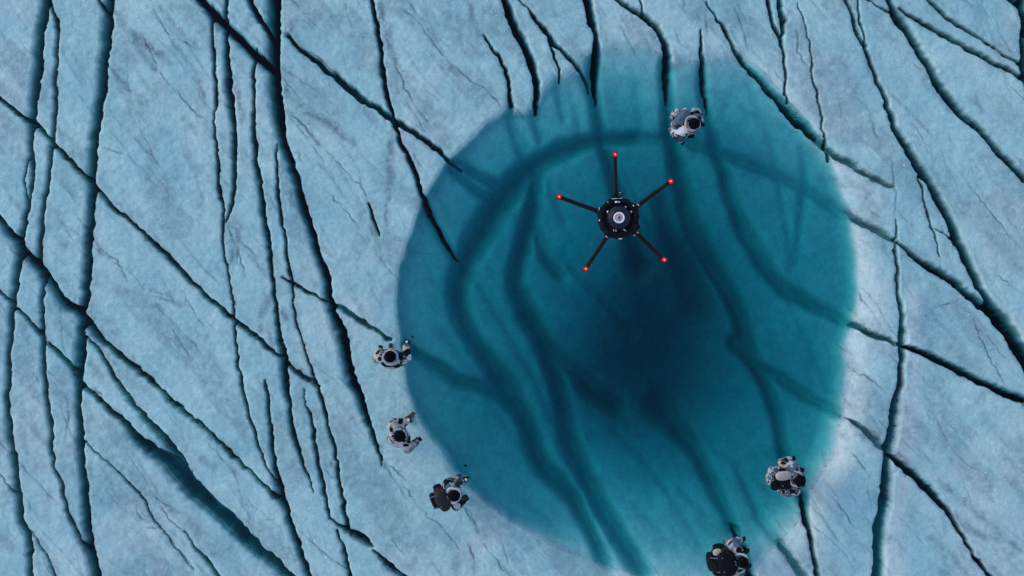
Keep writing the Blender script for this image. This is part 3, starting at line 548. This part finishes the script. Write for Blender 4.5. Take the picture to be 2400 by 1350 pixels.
def add_lathe(bm, prof, seg=32, wob=None, close=True):
    rings = []
    for r, z in prof:
        rings.append([bm.verts.new((r * (wob(2 * math.pi * i / seg, r) if wob else 1) * math.cos(2 * math.pi * i / seg), r * (wob(2 * math.pi * i / seg, r) if wob else 1) * math.sin(2 * math.pi * i / seg), z)) for i in range(seg)])
    for a, b in zip(rings, rings[1:]):
        for i in range(seg): bm.faces.new((a[i], a[(i + 1) % seg], b[(i + 1) % seg], b[i]))
    if close: bm.faces.new(rings[0][::-1]); bm.faces.new(rings[-1])
    return rings

def noise3(P, sc, seed):
    x, y, z = (P * sc).T
    return (vnoise(x + 3.1 * z, y - 2.3 * z, seed) + vnoise(y + 1.7 * x + 5, z * 1.3 + 2, seed + 1) + vnoise(z * 1.1 - x + 9, x * .9 + y, seed + 2)) / 3

def make_person(label, head_px, heading, lean=.08, arms=None, stride=(.10, -.06), patches=(), legs='pale', sleeve=None, hood='pale', seed=1, crouch=0.0, yaw=0.0):
    """figure in local axes: faces +Y, feet on z = 0"""
    th = math.radians(heading) - math.pi / 2; ly = lean
    prims = []                                     # (region, kind, a, b, r1, r2)
    cap = lambda reg, p, q, r1, r2: prims.append((reg, 'c', p, q, r1, r2))
    ell = lambda reg, c, r: prims.append((reg, 'e', c, r, 0, 0))
    zc = -crouch
    for sx, fy in ((-1, stride[0]), (1, stride[1])):
        hip = (sx * .105, 0, .94 + zc); kn = (sx * .125, fy * .62 + .05 + crouch * .4, .51 + zc * .5); an = (sx * .13, fy, .115)
        cap('leg', hip, kn, .115, .085); cap('leg', kn, an, .088, .066)
        cap('boot', an, (sx * .13, fy - .03, .055), .068, .055); cap('boot', (sx * .13, fy - .03, .052), (sx * .145, fy + .15, .046), .054, .046)
    ell('jacket', (0, .0, .99 + zc), (.235, .19, .18)); cap('jacket', (0, .01, 1.0 + zc), (0, ly * .7, 1.28 + zc), .20, .22)
    ell('jacket', (0, ly * .9, 1.30 + zc), (.26, .215, .25)); cap('jacket', (-.18, ly, 1.42 + zc), (.18, ly, 1.42 + zc), .125, .125)
    cap('neck', (0, ly, 1.45 + zc), (0, ly + .045, 1.60 + zc), .068, .062)
    hx, hy, hz = 0, ly + .065, 1.675 + zc
    ca, sa = math.cos(yaw), math.sin(yaw); hd = lambda x, y, z: (hx + x * ca - y * sa, hy + x * sa + y * ca, hz + z)
    ell('face', hd(0, 0, 0), (.078, .096, .115)); ell('face', hd(0, .028, -.065), (.058, .062, .058))
    cap('face', hd(0, .088, .01), hd(0, .112, -.03), .011, .016); cap('face', hd(-.03, .085, .022), hd(.03, .085, .022), .014, .014)
    for sx in (-1, 1): cap('face', hd(sx * .079, -.005, .015), hd(sx * .080, -.008, -.02), .017, .013)
    cap('lip', hd(-.022, .088, -.062), hd(.022, .088, -.062), .007, .007)
    arms = arms or {}
    hands = {}
    for side, sx in (('l', -1), ('r', 1)):
        el, wr, fd = arms.get(side, ((sx * .37, ly - .02, 1.16), (sx * .34, ly + .20, 1.02), (0, 1, -.2)))
        el = Vector((el[0] * .80, el[1], el[2] + zc)); wr = Vector((wr[0] * .80, wr[1] * .92, wr[2] + zc)); fd = Vector(fd).normalized()
        sh = Vector((sx * .235, ly, 1.41 + zc))
        cap('sleeve', sh, el, .118, .098); cap('sleeve', el, wr, .100, .074); cap('glove', wr, wr + fd * .03, .050, .044)
        up = Vector((0, 0, 1)); lat = fd.cross(up); lat = lat.normalized() if lat.length > .1 else Vector((1, 0, 0)); dn = fd.cross(lat).normalized()
        if dn.z > 0: dn = -dn
        palm = wr + fd * .055; cap('glove', palm - lat * .022, palm - lat * .022 + fd * .045, .026, .024); cap('glove', palm + lat * .022, palm + lat * .022 + fd * .042, .026, .023)
        kn0 = palm + fd * .05
        for k, (off, Lf) in enumerate(((-.036, .050), (-.012, .058), (.013, .054), (.037, .042))):
            b0 = kn0 + lat * off; b1 = b0 + fd * Lf * .6 + dn * Lf * .35; b2 = b1 + dn * Lf * .75 - fd * Lf * .15
            cap('glove', b0, b1, .0135, .0125); cap('glove', b1, b2, .0125, .0115)
        tb = wr + fd * .03 - lat * sx * .035; t1 = tb + fd * .035 - lat * sx * .028 + dn * .012; cap('glove', tb, t1, .016, .0145); cap('glove', t1, t1 + fd * .026 + dn * .024, .0145, .0125)
        hands[side] = kn0 + dn * .022
    bm = bmesh.new()
    for reg, kind, a, b, r1, r2 in prims:
        if kind == 'c': add_capsule(bm, a, b, r1, r2)
        else: add_ellipsoid(bm, a, b)
    tmp = bm_obj('body', bm, CL['pale'])
    rm = tmp.modifiers.new('r', 'REMESH'); rm.mode = 'VOXEL'; rm.voxel_size = .0095
    sm = tmp.modifiers.new('s', 'SMOOTH'); sm.factor = .5; sm.iterations = 3
    dg = bpy.context.evaluated_depsgraph_get(); dg.update()
    me = bpy.data.meshes.new_from_object(tmp.evaluated_get(dg)); bpy.data.objects.remove(tmp)
    n = len(me.polygons); ctr = np.empty(n * 3, np.float32); me.polygons.foreach_get('center', ctr); ctr = ctr.reshape(-1, 3).astype(float)
    best = np.full(n, 9.0); reg = np.zeros(n, int); regs = ['leg', 'boot', 'jacket', 'neck', 'face', 'lip', 'sleeve', 'glove']
    for rg, kind, a, b, r1, r2 in prims:
        a = np.array(a, float); b = np.array(b, float)
        if kind == 'c':
            ab = b - a; t = np.clip(((ctr - a) @ ab) / (ab @ ab + 1e-9), 0, 1); d = np.linalg.norm(ctr - a - t[:, None] * ab, axis=1) - (r1 + (r2 - r1) * t)
        else: d = (np.linalg.norm((ctr - a) / b, axis=1) - 1) * b.min()
        m = d < best; best = np.where(m, d, best); reg = np.where(m, regs.index(rg), reg)
    mi = np.full(n, CIDX['pale'])
    nz = noise3(ctr, 7.5, 100 + seed); nz2 = noise3(ctr, 9.0, 140 + seed)
    cloth = (reg == 0) | (reg == 2) | (reg == 6)
    mi[reg == 0] = CIDX[legs]; mi[reg == 3] = CIDX['black']
    if sleeve: mi[reg == 6] = CIDX[sleeve]
    if legs != 'navy': cm = cloth
    else: cm = cloth & (reg != 0)
    mi[cm & (nz > .01)] = CIDX['black']; mi[cm & (nz2 > .13)] = CIDX['beige']; mi[cm & (nz2 < -.15)] = CIDX['slate']
    # shaped colour patches of the suit, given in photograph pixels from the head (x right, y down)
    hw = np.array(hd(0, 0, 0)); rel = ctr - hw; c, s_ = math.cos(th), math.sin(th)
    k = S * .95; wx = (rel[:, 0] * c - rel[:, 1] * s_) / k; wy = -(rel[:, 0] * s_ + rel[:, 1] * c) / k
    jit = noise3(ctr, 14, 190 + seed) * .5
    upper = (ctr[:, 2] > .75 + zc) & ((reg == 2) | (reg == 6) | (reg == 7))
    for px, py, rx, ry, colr in patches:
        mi[upper & (((wx - px) / rx) ** 2 + ((wy - py) / ry) ** 2 < 1.35 + jit)] = CIDX[colr]
    mi[reg == 1] = CIDX['boot']; mi[reg == 4] = CIDX['skin']; mi[reg == 5] = CIDX['lip']
    gl = (reg == 7) & (mi != CIDX['beige']) & (mi != CIDX['white']); mi[gl] = CIDX['black']
    for sx in (-1, 1):
        e = np.array(hd(sx * .032, .088, .008)); mi[np.linalg.norm(ctr - e, axis=1) < .014] = CIDX['eye']
    me.materials.clear()
    for m_ in CL.values(): me.materials.append(m_)
    me.polygons.foreach_set('material_index', mi.astype(np.int32)); me.polygons.foreach_set('use_smooth', np.ones(n, bool)); me.update()
    body = bpy.data.objects.new('body', me); COL.objects.link(body)
    root = bpy.data.objects.new('person', None); COL.objects.link(root); body.parent = root
    # hat, hood
    bm = bmesh.new()
    add_lathe(bm, [(.100, -.010), (.110, .0), (.113, .03), (.111, .06), (.100, .10), (.078, .128), (.045, .145), (.012, .15)], 30)
    hat = bm_obj('hat', bm, CL['hat'], root); hat.location = hd(0, -.012, .015); hat.rotation_euler = (.12, 0, yaw)
    bm = bmesh.new()
    add_lathe(bm, [(.100, -.012), (.115, -.016), (.1185, .004), (.1175, .022), (.112, .03)], 30)
    bandm = bm_obj('hat_band', bm, CL['black'], hat)
    bm = bmesh.new(); rd = random.Random(seed); ph = [rd.uniform(0, 6.28) for _ in range(3)]
    wobf = lambda a, r: 1 + (.05 * math.sin(3 * a + ph[0]) + .04 * math.sin(5 * a + ph[1]) - .10 * math.sin(a))
    add_lathe(bm, [(.105, .0), (.120, .045), (.138, .058), (.156, .045), (.167, .005), (.163, -.05), (.14, -.07), (.11, -.05), (.105, .0)], 34, wobf, False)
    hd_o = bm_obj('hood', bm, CL[hood], root); hd_o.location = (0, ly + .035, 1.53 + zc)
    bm = bmesh.new(); add_tube(bm, [(.167 * math.cos(a) * (1 + .05 * math.sin(3 * a + ph[0])),   .167 * math.sin(a) * (1 - .06 * math.sin(a)), .004 + .004 * math.sin(2 * a)) for a in (2 * math.pi * i / 30 for i in range(31))], .008, 6)
    bm_obj('hood_cord', bm, CL['slate'], hd_o)
    # place the figure: head above its point of the photograph, feet on the ice or the pool bed
    z0 = 0.0
    for _ in range(3):
        f = (H - (hz + z0)) / H; wxp, wyp = W(*head_px); hwx, hwy = wxp * f, wyp * f
        rx = hwx - (hx * c - hy * s_); ry = hwy - (hx * s_ + hy * c)
        fz = [ground_z(rx + (sx * .13) * c - fy * s_, ry + (sx * .13) * s_ + fy * c) for sx, fy in ((-1, stride[0]), (1, stride[1]))]
        z0 = max(fz) - .012
    root.location = (rx, ry, z0); root.rotation_euler = (0, 0, th)
    tag(root, label, 'person')
    M = Matrix.Translation(root.location) @ Matrix.Rotation(th, 4, 'Z')
    return root, M, hands, ly, zc

def make_pole(label, grip_w, tip_w):
    """trekking pole from the gloved hand down to the ice"""
    g, t = Vector(grip_w), Vector(tip_w); d = (g - t).normalized(); top = g + d * .10; L = (top - t).length
    root = bpy.data.objects.new('trekking_pole', None); COL.objects.link(root); root.location = t; root.rotation_euler = d.to_track_quat('Z', 'Y').to_euler()
    bm = bmesh.new(); add_tube(bm, [(0, 0, .02), (0, 0, L * .5), (0, 0, L - .2)], [.006, .008, .009], 10); bm_obj('shaft', bm, CL['alu'], root)
    bm = bmesh.new(); add_tube(bm, [(0, 0, L - .22), (0, 0, L - .19), (0, 0, L - .12), (0, 0, L - .04), (0, 0, L - .02)], [.013, .018, .016, .019, .020], 12); bm_obj('grip', bm, CL['cork'], root)
    bm = bmesh.new(); add_ellipsoid(bm, (0, 0, L - .005), (.026, .026, .022), 14, 10); bm_obj('grip_knob', bm, CL['ice_white'], root)
    bm = bmesh.new(); add_tube(bm, [(.018 + .05 * math.sin(a), .03 * math.sin(2 * a), L - .05 - .08 * (1 - math.cos(a))) for a in (math.pi * 2 * k / 14 for k in range(15))], .008, 6, .3); bm_obj('wrist_strap', bm, CL['black'], root)
    bm = bmesh.new(); add_lathe(bm, [(.008, .075), (.026, .080), (.028, .086), (.008, .092)], 18); bm_obj('basket', bm, CL['black'], root)
    bm = bmesh.new(); add_tube(bm, [(0, 0, -.005), (0, 0, .022)], [.003, .006], 8); bm_obj('tip', bm, CL['metal'], root)
    return tag(root, label, 'pole')

def make_backpack(label, M, ly, zc, half, back, zmid, body='black', lid='black', pocket='black', side='slate', tilt=.12, straps='black', seed=1, extra=()):
    root = bpy.data.objects.new('backpack', None); COL.objects.link(root)
    base = Vector((0, ly - back, zmid - half[2] + zc)); R = Matrix.Rotation(-tilt, 4, 'X')
    root.matrix_world = M @ Matrix.Translation(base) @ R
    hx, hy, hz = half
    bm = bmesh.new(); add_super(bm, (0, 0, hz), half, .72, wob=.05, seed=seed); bd = bm_obj('pack_body', bm, CL[body], root)
    bm = bmesh.new(); add_super(bm, (0, .0, 2 * hz + .015), (hx * .92, hy * .98, .085), .75, wob=.05, seed=seed + 3); ld = bm_obj('lid', bm, CL[lid], root)
    bm = bmesh.new(); add_super(bm, (0, -hy - .02, hz * .75), (hx * .72, .07, hz * .55), .75, wob=.02, seed=seed + 5); bm_obj('front_pocket', bm, CL[pocket], root)
    for sx in (-1, 1):
        bm = bmesh.new(); add_super(bm, (sx * (hx - .01), -.01, hz * .7), (.06, hy * .6, hz * .5), .8, wob=.02, seed=seed + 7 + sx); bm_obj('side_pocket', bm, CL[side], root)
        bm = bmesh.new(); add_tube(bm, [(sx * .12, hy - .01, 2 * hz * .82), (sx * .135, hy + .10, 2 * hz * .93), (sx * .15, hy + .22, 2 * hz * .90), (sx * .155, hy + .33, 2 * hz * .70), (sx * .16, hy + .31, 2 * hz * .45), (sx * .19, hy + .12, 2 * hz * .22), (sx * .17, hy - .01, 2 * hz * .15)], .045, 8, .35); bm_obj('shoulder_strap', bm, CL[straps], root)
        bm = bmesh.new(); add_tube(bm, [(sx * hx * .5, -hy - .09, hz * 1.5), (sx * hx * .5, -hy * 1.05, 2 * hz), (sx * hx * .5, 0, 2 * hz + .088), (sx * hx * .5, hy * .95, 2 * hz + .05)], .012, 6, .4); st = bm_obj('lid_strap', bm, CL['slate'], root)
        bm = bmesh.new(); add_box(bm, (sx * hx * .5, -hy * .55, 2 * hz + .090), (.034, .03, .014), 0, .004); bm_obj('buckle', bm, CL['slate'], st)
    bm = bmesh.new(); add_tube(bm, [(-.05, hy * .6, 2 * hz + .07), (-.04, hy * .7, 2 * hz + .115), (.04, hy * .7, 2 * hz + .115), (.05, hy * .6, 2 * hz + .07)], .009, 8); bm_obj('haul_loop', bm, CL['slate'], root)
    for nm, cx, cy, cz, r, colr in extra:
        bm = bmesh.new(); add_super(bm, (cx, cy, cz), r, .75, wob=.03, seed=seed + 11); bm_obj(nm, bm, CL[colr], root)
    return tag(root, label, 'backpack')

def hand_world(M, h): return M @ h

# 1: wading in the pool above the drone, facing away to the lower right, grey pack
r, M, hn, ly, zc = make_person('person with grey backpack wading alone in the pool above the drone', (1628, 291), -38, lean=.12, seed=3, hood='beige', legs='pale',
    arms={'l': ((-.36, .06, 1.18), (-.30, .27, 1.05), (.4, 1, -.2)), 'r': ((.40, .0, 1.17), (.40, .18, .98), (.1, 1, -.6))}, stride=(.12, -.10),
    patches=[(-25, -17, 9, 9, 'beige'), (-40, -18, 7, 7, 'black'), (-7, -30, 9, 5, 'black'), (-28, 12, 15, 9, 'white'), (19, 3, 7, 10, 'white'), (-14, 8, 8, 10, 'white'), (-32, -6, 6, 9, 'black'), (-20, -30, 10, 5, 'black'), (14, -14, 6, 6, 'black'), (-38, 4, 4, 5, 'slate')])
make_backpack('grey rounded backpack with black straps worn by the person above the drone', M, ly, zc, (.185, .105, .25), .27, 1.24, 'slate', 'slate', 'camo', 'camo', .16, seed=21)
# 2: on the west bank, pole in the right hand
r, M, hn, ly, zc = make_person('person in black and white patched suit on the pool edge, uppermost of three', (914.5, 834), 84, lean=.05, seed=5, hood='pale', legs='pale',
    arms={'l': ((-.38, .0, 1.18), (-.36, .16, 1.04), (.2, 1, -.5)), 'r': ((.37, .08, 1.20), (.33, .33, 1.16), (.05, 1, .05))}, stride=(.10, -.08),
    patches=[(-9, -25, 9, 6, 'black'), (-20, -17, 3.5, 6, 'black'), (-10, 22, 15, 6, 'black'), (24, 1, 5, 10, 'black'), (23, -26, 5, 5, 'black'), (30, -16, 11, 6, 'beige'), (39, -5, 9, 8, 'black'), (15, 25, 10, 5, 'black'), (32, 7, 3, 3, 'black'), (24, 17, 3, 3, 'black'), (37, -28, 9, 8, 'slate'), (-26, 8, 4, 5, 'black'), (-33, -6, 4, 4, 'black'), (10, -30, 8, 7, 'white'), (44, 6, 6, 6, 'white')])
g = M @ hn['r']; make_pole('trekking pole with white knob held by the uppermost person on the bank', g, (g.x + .01, g.y + .05, ground_z(g.x + .01, g.y + .05)))
# 3: middle of the three on the west bank
r, M, hn, ly, zc = make_person('person with dark trousers and bent arm on the pool edge, middle of three', (939, 1021), 38, lean=.10, seed=8, hood='camo', legs='navy',
    arms={'l': ((-.34, .16, 1.22), (-.20, .36, 1.18), (.3, 1, .1)), 'r': ((.40, .05, 1.18), (.40, .27, 1.04), (.0, 1, -.4))}, stride=(.30, -.16),
    patches=[(8, -27, 11, 9, 'beige'), (-14, -17, 8, 8, 'beige'), (-3, -32, 5, 8, 'black'), (26, -26, 9, 11, 'slate'), (30, -38, 7, 5, 'black'), (24, -15, 7, 5, 'black'), (25, -1, 8, 8, 'pale'), (21, 12, 10, 7, 'black'), (38, -4, 7, 10, 'black'), (46, -4, 5, 8, 'beige'), (10, 24, 7, 3, 'black'), (-6, 20, 10, 9, 'pale'), (2, -46, 16, 10, 'navy'), (-23, -12, 4, 5, 'black'), (15, -14, 5, 9, 'white')])
g = M @ hn['l']; make_pole('trekking pole with white knob held by the middle person on the bank', g, (g.x + .03, g.y + .03, ground_z(g.x + .03, g.y + .03)))
# 4: lowest of the three, brown pack
r, M, hn, ly, zc = make_person('person with brown backpack standing on the pool edge, lowest of three on the left', (1066.5, 1161), 22, lean=.07, seed=12, hood='white', legs='pale',
    arms={'l': ((-.30, .16, 1.20), (-.22, .34, 1.14), (.1, 1, .1)), 'r': ((.34, .04, 1.18), (.30, .20, 1.04), (-.1, 1, -.4))}, stride=(.08, -.08),
    patches=[(9, -22, 8, 8, 'slate'), (15, -16, 5, 7, 'black'), (24, 0, 4, 4, 'black'), (15, 23, 10, 8, 'black'), (-9, 32, 10, 5, 'black'), (20, -8, 8, 10, 'pale'), (3, 27, 8, 6, 'pale')])
make_backpack('dark brown rounded backpack on the lowest person of the three', M, ly, zc, (.24, .15, .29), .265, 1.25, 'brown', 'brown', 'black', 'black', .10, straps='brown', seed=31)
g = M @ hn['l']; make_pole('slim dark trekking pole held by the person with the brown backpack', g, (g.x - .06, g.y + .10, ground_z(g.x - .06, g.y + .10)))
# 5: lower right, beige and black pack, arms out
r, M, hn, ly, zc = make_person('person with beige and black backpack and arms spread at the lower right of the pool', (1876, 1126), 3, lean=.14, seed=15, hood='camo', legs='pale',
    arms={'l': ((-.40, -.06, 1.26), (-.46, .10, 1.18), (-.2, 1, -.1)), 'r': ((.38, .02, 1.18), (.36, .20, 1.06), (-.1, 1, -.2))}, stride=(.14, -.12),
    patches=[(-19, -16, 10, 11, 'slate'), (-23, 4, 7, 7, 'black'), (-18, 28, 9, 7, 'black'), (-38, 30, 8, 4, 'black'), (-26, -44, 4, 4, 'black'), (-34, -36, 5, 3, 'black'), (8, 24, 4, 4, 'black'), (-8, -12, 4, 8, 'white'), (-14, 18, 10, 6, 'slate')])
make_backpack('beige topped backpack with black pocket on the person with spread arms', M, ly, zc, (.20, .16, .26), .33, 1.26, 'black', 'black', 'camo', 'camo', .22, seed=41,
    extra=[('sleeping_roll', -.10, -.06, .60, (.095, .17, .055), 'beige'), ('stuff_sack', .10, -.22, .50, (.095, .085, .085), 'black'), ('side_bag', -.20, -.22, .46, (.085, .11, .08), 'camo'), ('hip_pouch', .24, .02, .40, (.07, .13, .09), 'camo')])
# 6: bottom edge, huge black pack
r, M, hn, ly, zc = make_person('person bent under a huge black backpack at the bottom edge', (1742, 1317), 8, lean=.12, seed=18, hood='white', legs='slate', sleeve='pale',
    arms={'l': ((-.38, .06, 1.20), (-.42, .26, 1.10), (.0, 1, -.1)), 'r': ((.36, .08, 1.18), (.30, .26, 1.06), (-.1, 1, -.3))}, stride=(.12, -.12),
    patches=[(-9, -38, 9, 8, 'slate'), (10, -16, 8, 8, 'white'), (12, 12, 8, 8, 'white'), (-8, -24, 6, 6, 'black')])
make_backpack('huge black backpack with a beige corner at the bottom edge', M, ly, zc, (.28, .205, .35), .345, 1.29, 'black', 'black', 'black', 'black', .14, seed=51,
    extra=[('corner_pouch', -.24, -.15, .60, (.07, .09, .06), 'beige'), ('map_case', -.26, .02, .60, (.06, .07, .05), 'brown'), ('gear_sack', .10, -.19, .54, (.15, .10, .14), 'black'), ('side_pouch', -.27, .15, .56, (.06, .07, .05), 'pale')])

# ------------------------------------------------------------------ drone
DZ = 9.0; DK = S * (H - DZ) / H
DC = (1449.5, 511)
drone = bpy.data.objects.new('drone', None); COL.objects.link(drone)
drone.location = ((DC[0] - 1200) * DK, (675 - DC[1]) * DK, DZ)
tag(drone, 'black five armed drone with red lights hovering over the pool', 'drone')
dm = dict(black=mat('black moulded plastic', (.004, .0035, .005), .6, .14, .25, 60), carbon=mat('carbon tube', (.005, .004, .006), .5, .16, .15, 120), navy=mat('navy camera housing', (.008, .014, .026), .5, .2, .1, 40),
          silver=mat('silver clip', (.55, .58, .62), .3, .5, metal=.9), white=mat('white lens ring', (.86, .85, .86), .35, .5), rose=mat('coated lens glass', (.52, .36, .31), .12, .6), rust=mat('lens iris', (.20, .075, .05), .2, .6),
          red=mat('red beacon lens', (.12, .0, .004), .3, .3, emit=(1.0, .002, .012), estr=.17), core=mat('beacon diode', (1, .6, .6), .3, .5, emit=(1.0, .62, .62), estr=1.6))
U = DK
def dp(px, py): return ((px - DC[0]) * U, (DC[1] - py) * U)
rd = random.Random(5)
lug = [math.atan2(DC[1] - y, x - DC[0]) for x, y in ((1443, 453), (1496, 481), (1492, 547), (1421, 556), (1401, 494))]
def hubw(a, r):
    w = 1 + .018 * math.sin(7 * a + .6) + .012 * math.sin(19 * a)
    for l in lug:
        d = abs((a - l + math.pi) % (2 * math.pi) - math.pi); w += .10 * max(0, 1 - d / .26) ** .7 if r > 36 * U else 0
    return w
bm = bmesh.new(); add_lathe(bm, [(30 * U, -.09), (43 * U, -.085), (48 * U, -.05), (49 * U, .0), (46.5 * U, .035), (40 * U, .055), (35 * U, .05), (33 * U, .02), (31 * U, .018)], 90, hubw, True); hub = bm_obj('hub', bm, dm['black'], drone, smooth=False)
bm = bmesh.new(); add_lathe(bm, [(33 * U, .012), (33 * U, .024), (20 * U, .03)], 48); bm_obj('inner_deck', bm, dm['carbon'], drone, smooth=False)
bm = bmesh.new(); add_lathe(bm, [(27 * U, .03), (26.5 * U, .075), (25 * U, .088), (21.5 * U, .090), (21 * U, .096), (18 * U, .098), (17.5 * U, .104), (14 * U, .106), (13.5 * U, .10)], 40, lambda a, r: 1 + .02 * math.cos(6 * a)); hs = bm_obj('camera_housing', bm, dm['navy'], drone); hs.location = (.7 * U, .9 * U, 0)
bm = bmesh.new(); add_lathe(bm, [(13 * U, .09), (13.2 * U, .112), (12.2 * U, .118), (9.6 * U, .117), (9.0 * U, .108), (8.8 * U, .09)], 36, None, False); lr = bm_obj('lens_ring', bm, dm['white'], drone); lr.location = (.2 * U, 0, 0)
bm = bmesh.new(); add_lathe(bm, [(9.0 * U, .095), (8.6 * U, .108), (5.5 * U, .113), (2.0 * U, .1155), (.3 * U, .116)], 30); ln = bm_obj('lens', bm, dm['rose'], drone); ln.location = (.2 * U, 0, 0)
bm = bmesh.new(); add_lathe(bm, [(3.6 * U, .112), (3.4 * U, .1165), (1.5 * U, .1185), (.3 * U, .119)], 20, lambda a, r: 1 + .12 * math.sin(3 * a)); bm_obj('iris', bm, dm['rust'], ln)
for (px, py, L_, W_, rot, zz) in ((1446.5, 474, 12, 5, -.03, .052), (1424, 497, 4, 5.5, .2, .06), (1465.5, 486, 2.6, 3.4, .1, .07), (1478.5, 497, 3.4, 4.5, -.3, .05), (1463, 539.5, 7.5, 2.2, -.65, .056), (1407, 516.5, 8, 3, .15, .045), (1453.5, 559, 8, 4, 0, .02), (1421.5, 555, 6.5, 2.4, -.55, .03), (1495, 480.5, 6.5, 2.6, -.8, .03), (1424, 474, 2.2, 2.2, 0, .06), (1446, 466, 26, 1.3, .06, .057), (1494, 545, 5.5, 2, -.7, .03), (1486.5, 551.5, 3, 3, .3, .03), (1484, 482.5, 3, 3, 0, .058), (1404, 490, 1.3, 9, -.2, .05), (1453, 452, 4.5, 1.4, .7, .03)):
    x, y = dp(px, py); bm = bmesh.new(); add_box(bm, (x, y, zz), (L_ * U, W_ * U, .018), rot, .003); bm_obj('metal_clip', bm, dm['silver'], hub)
for (px, py) in ((1438, 540.5), (1443, 540.5)):
    x, y = dp(px, py); bm = bmesh.new(); add_box(bm, (x, y, .055), (1.3 * U, 5.5 * U, .018), .15, .002); bm_obj('metal_clip', bm, dm['silver'], hub)
x, y = dp(1491, 533); bm = bmesh.new(); add_super(bm, (x, y, .03), (9 * U, 6.5 * U, .055), .5, rot=Matrix.Rotation(.5, 3, 'Z')); bm_obj('antenna_pod', bm, dm['black'], drone)
for i in range(14):
    a = i * 2 * math.pi / 14 + .15; bm = bmesh.new(); add_box(bm, (41.5 * U * math.cos(a), 41.5 * U * math.sin(a), .045), (6 * U, 9 * U * (.6 + .5 * rd.random()), .03), a, .004); bm_obj('cooling_rib', bm, dm['carbon'], hub, smooth=False)

for i, ((sx_, sy_), (tx, ty), ca) in enumerate((((1443, 455), (1441.3, 362.5), .3), ((1495, 482), (1571.3, 425.5), -.7), ((1491, 545), (1556, 609.3), -.75), ((1422, 555), (1372.3, 630.5), -.5), ((1402, 495), (1310, 461.5), -.5))):
    a = Vector((*dp(sx_, sy_), -.01)); t = Vector((*dp(tx, ty), .0)); d = (t - a).normalized()
    bm = bmesh.new(); add_tube(bm, [a - d * .05, a + d * .02, a + d * .05, a.lerp(t, .5), t - d * .07, t - d * .05, t - d * .01], [.036, .040, .035, .032, .031, .036, .036], 16); arm = bm_obj('arm', bm, dm['carbon'], drone)
    bm = bmesh.new(); add_lathe(bm, [(.030, -.085), (.044, -.075), (.047, -.03), (.047, .025), (.043, .04), (.036, .045)], 22); pod = bm_obj('motor_pod', bm, dm['black'], arm); pod.location = t
    bm = bmesh.new(); add_lathe(bm, [(.039, .030), (.0385, .048), (.033, .064), (.021, .074), (.006, .078)], 22); bc = bm_obj('beacon', bm, dm['red'], arm); bc.location = t
    bm = bmesh.new(); add_ellipsoid(bm, (0, 0, .070), (.0095, .0055, .0125), 14, 8); cr = bm_obj('beacon_diode', bm, dm['core'], arm); cr.location = t; cr.rotation_euler = (0, 0, ca)
    gl_d = bpy.data.lights.new('beacon_glow', 'POINT'); gl_d.energy = .45; gl_d.color = (1, .02, .03); gl_d.shadow_soft_size = .02
    gl_o = bpy.data.objects.new('beacon_glow', gl_d); COL.objects.link(gl_o); gl_o.parent = arm; gl_o.location = t + Vector((0, 0, .13)) - d * .04
    bm = bmesh.new(); q = a.lerp(t, .90); add_box(bm, (q.x, q.y, .033), (.05, .03, .02), math.atan2(d.y, d.x), .004); bm_obj('cable_clamp', bm, dm['black'], arm)

# ------------------------------------------------------------------ loose frost grains on the ice
gm = mat('frost grain', (.80, .84, .86), .25, .6)
tv, tf = [], []
oct_v = [(1, 0, 0), (-1, 0, 0), (0, 1, 0), (0, -1, 0), (0, 0, 1)]; oct_f = [(0, 2, 4), (2, 1, 4), (1, 3, 4), (3, 0, 4)]
cl = [(random.uniform(-60, 2460), random.uniform(-60, 1410), random.uniform(15, 70)) for _ in range(150)]
for k in range(7500):
    if k % 3: c0 = random.choice(cl); px, py = random.gauss(c0[0], c0[2]), random.gauss(c0[1], c0[2])
    else: px, py = random.uniform(-100, 2500), random.uniform(-100, 1450)
    x, y = W(px, py); z = ground_z(x, y)
    if z < -.055: continue
    r0 = .005 + .012 * random.random() ** 2.5; n0 = len(tv); a = random.uniform(0, 6.28)
    for v in oct_v:
        sx_, sy_ = v[0] * random.uniform(.6, 1.3), v[1] * random.uniform(.6, 1.3)
        tv.append((x + r0 * (sx_ * math.cos(a) - sy_ * math.sin(a)), y + r0 * (sx_ * math.sin(a) + sy_ * math.cos(a)), z + .002 + r0 * v[2] * .9))
    tf += [tuple(n0 + i for i in f) for f in oct_f]
me = bpy.data.meshes.new('frost_grains'); me.from_pydata(tv, [], tf); me.materials.append(gm)
fg = bpy.data.objects.new('frost_grains', me); COL.objects.link(fg); tag(fg, 'tiny white frost grains scattered over the ice', 'frost', kind='stuff')
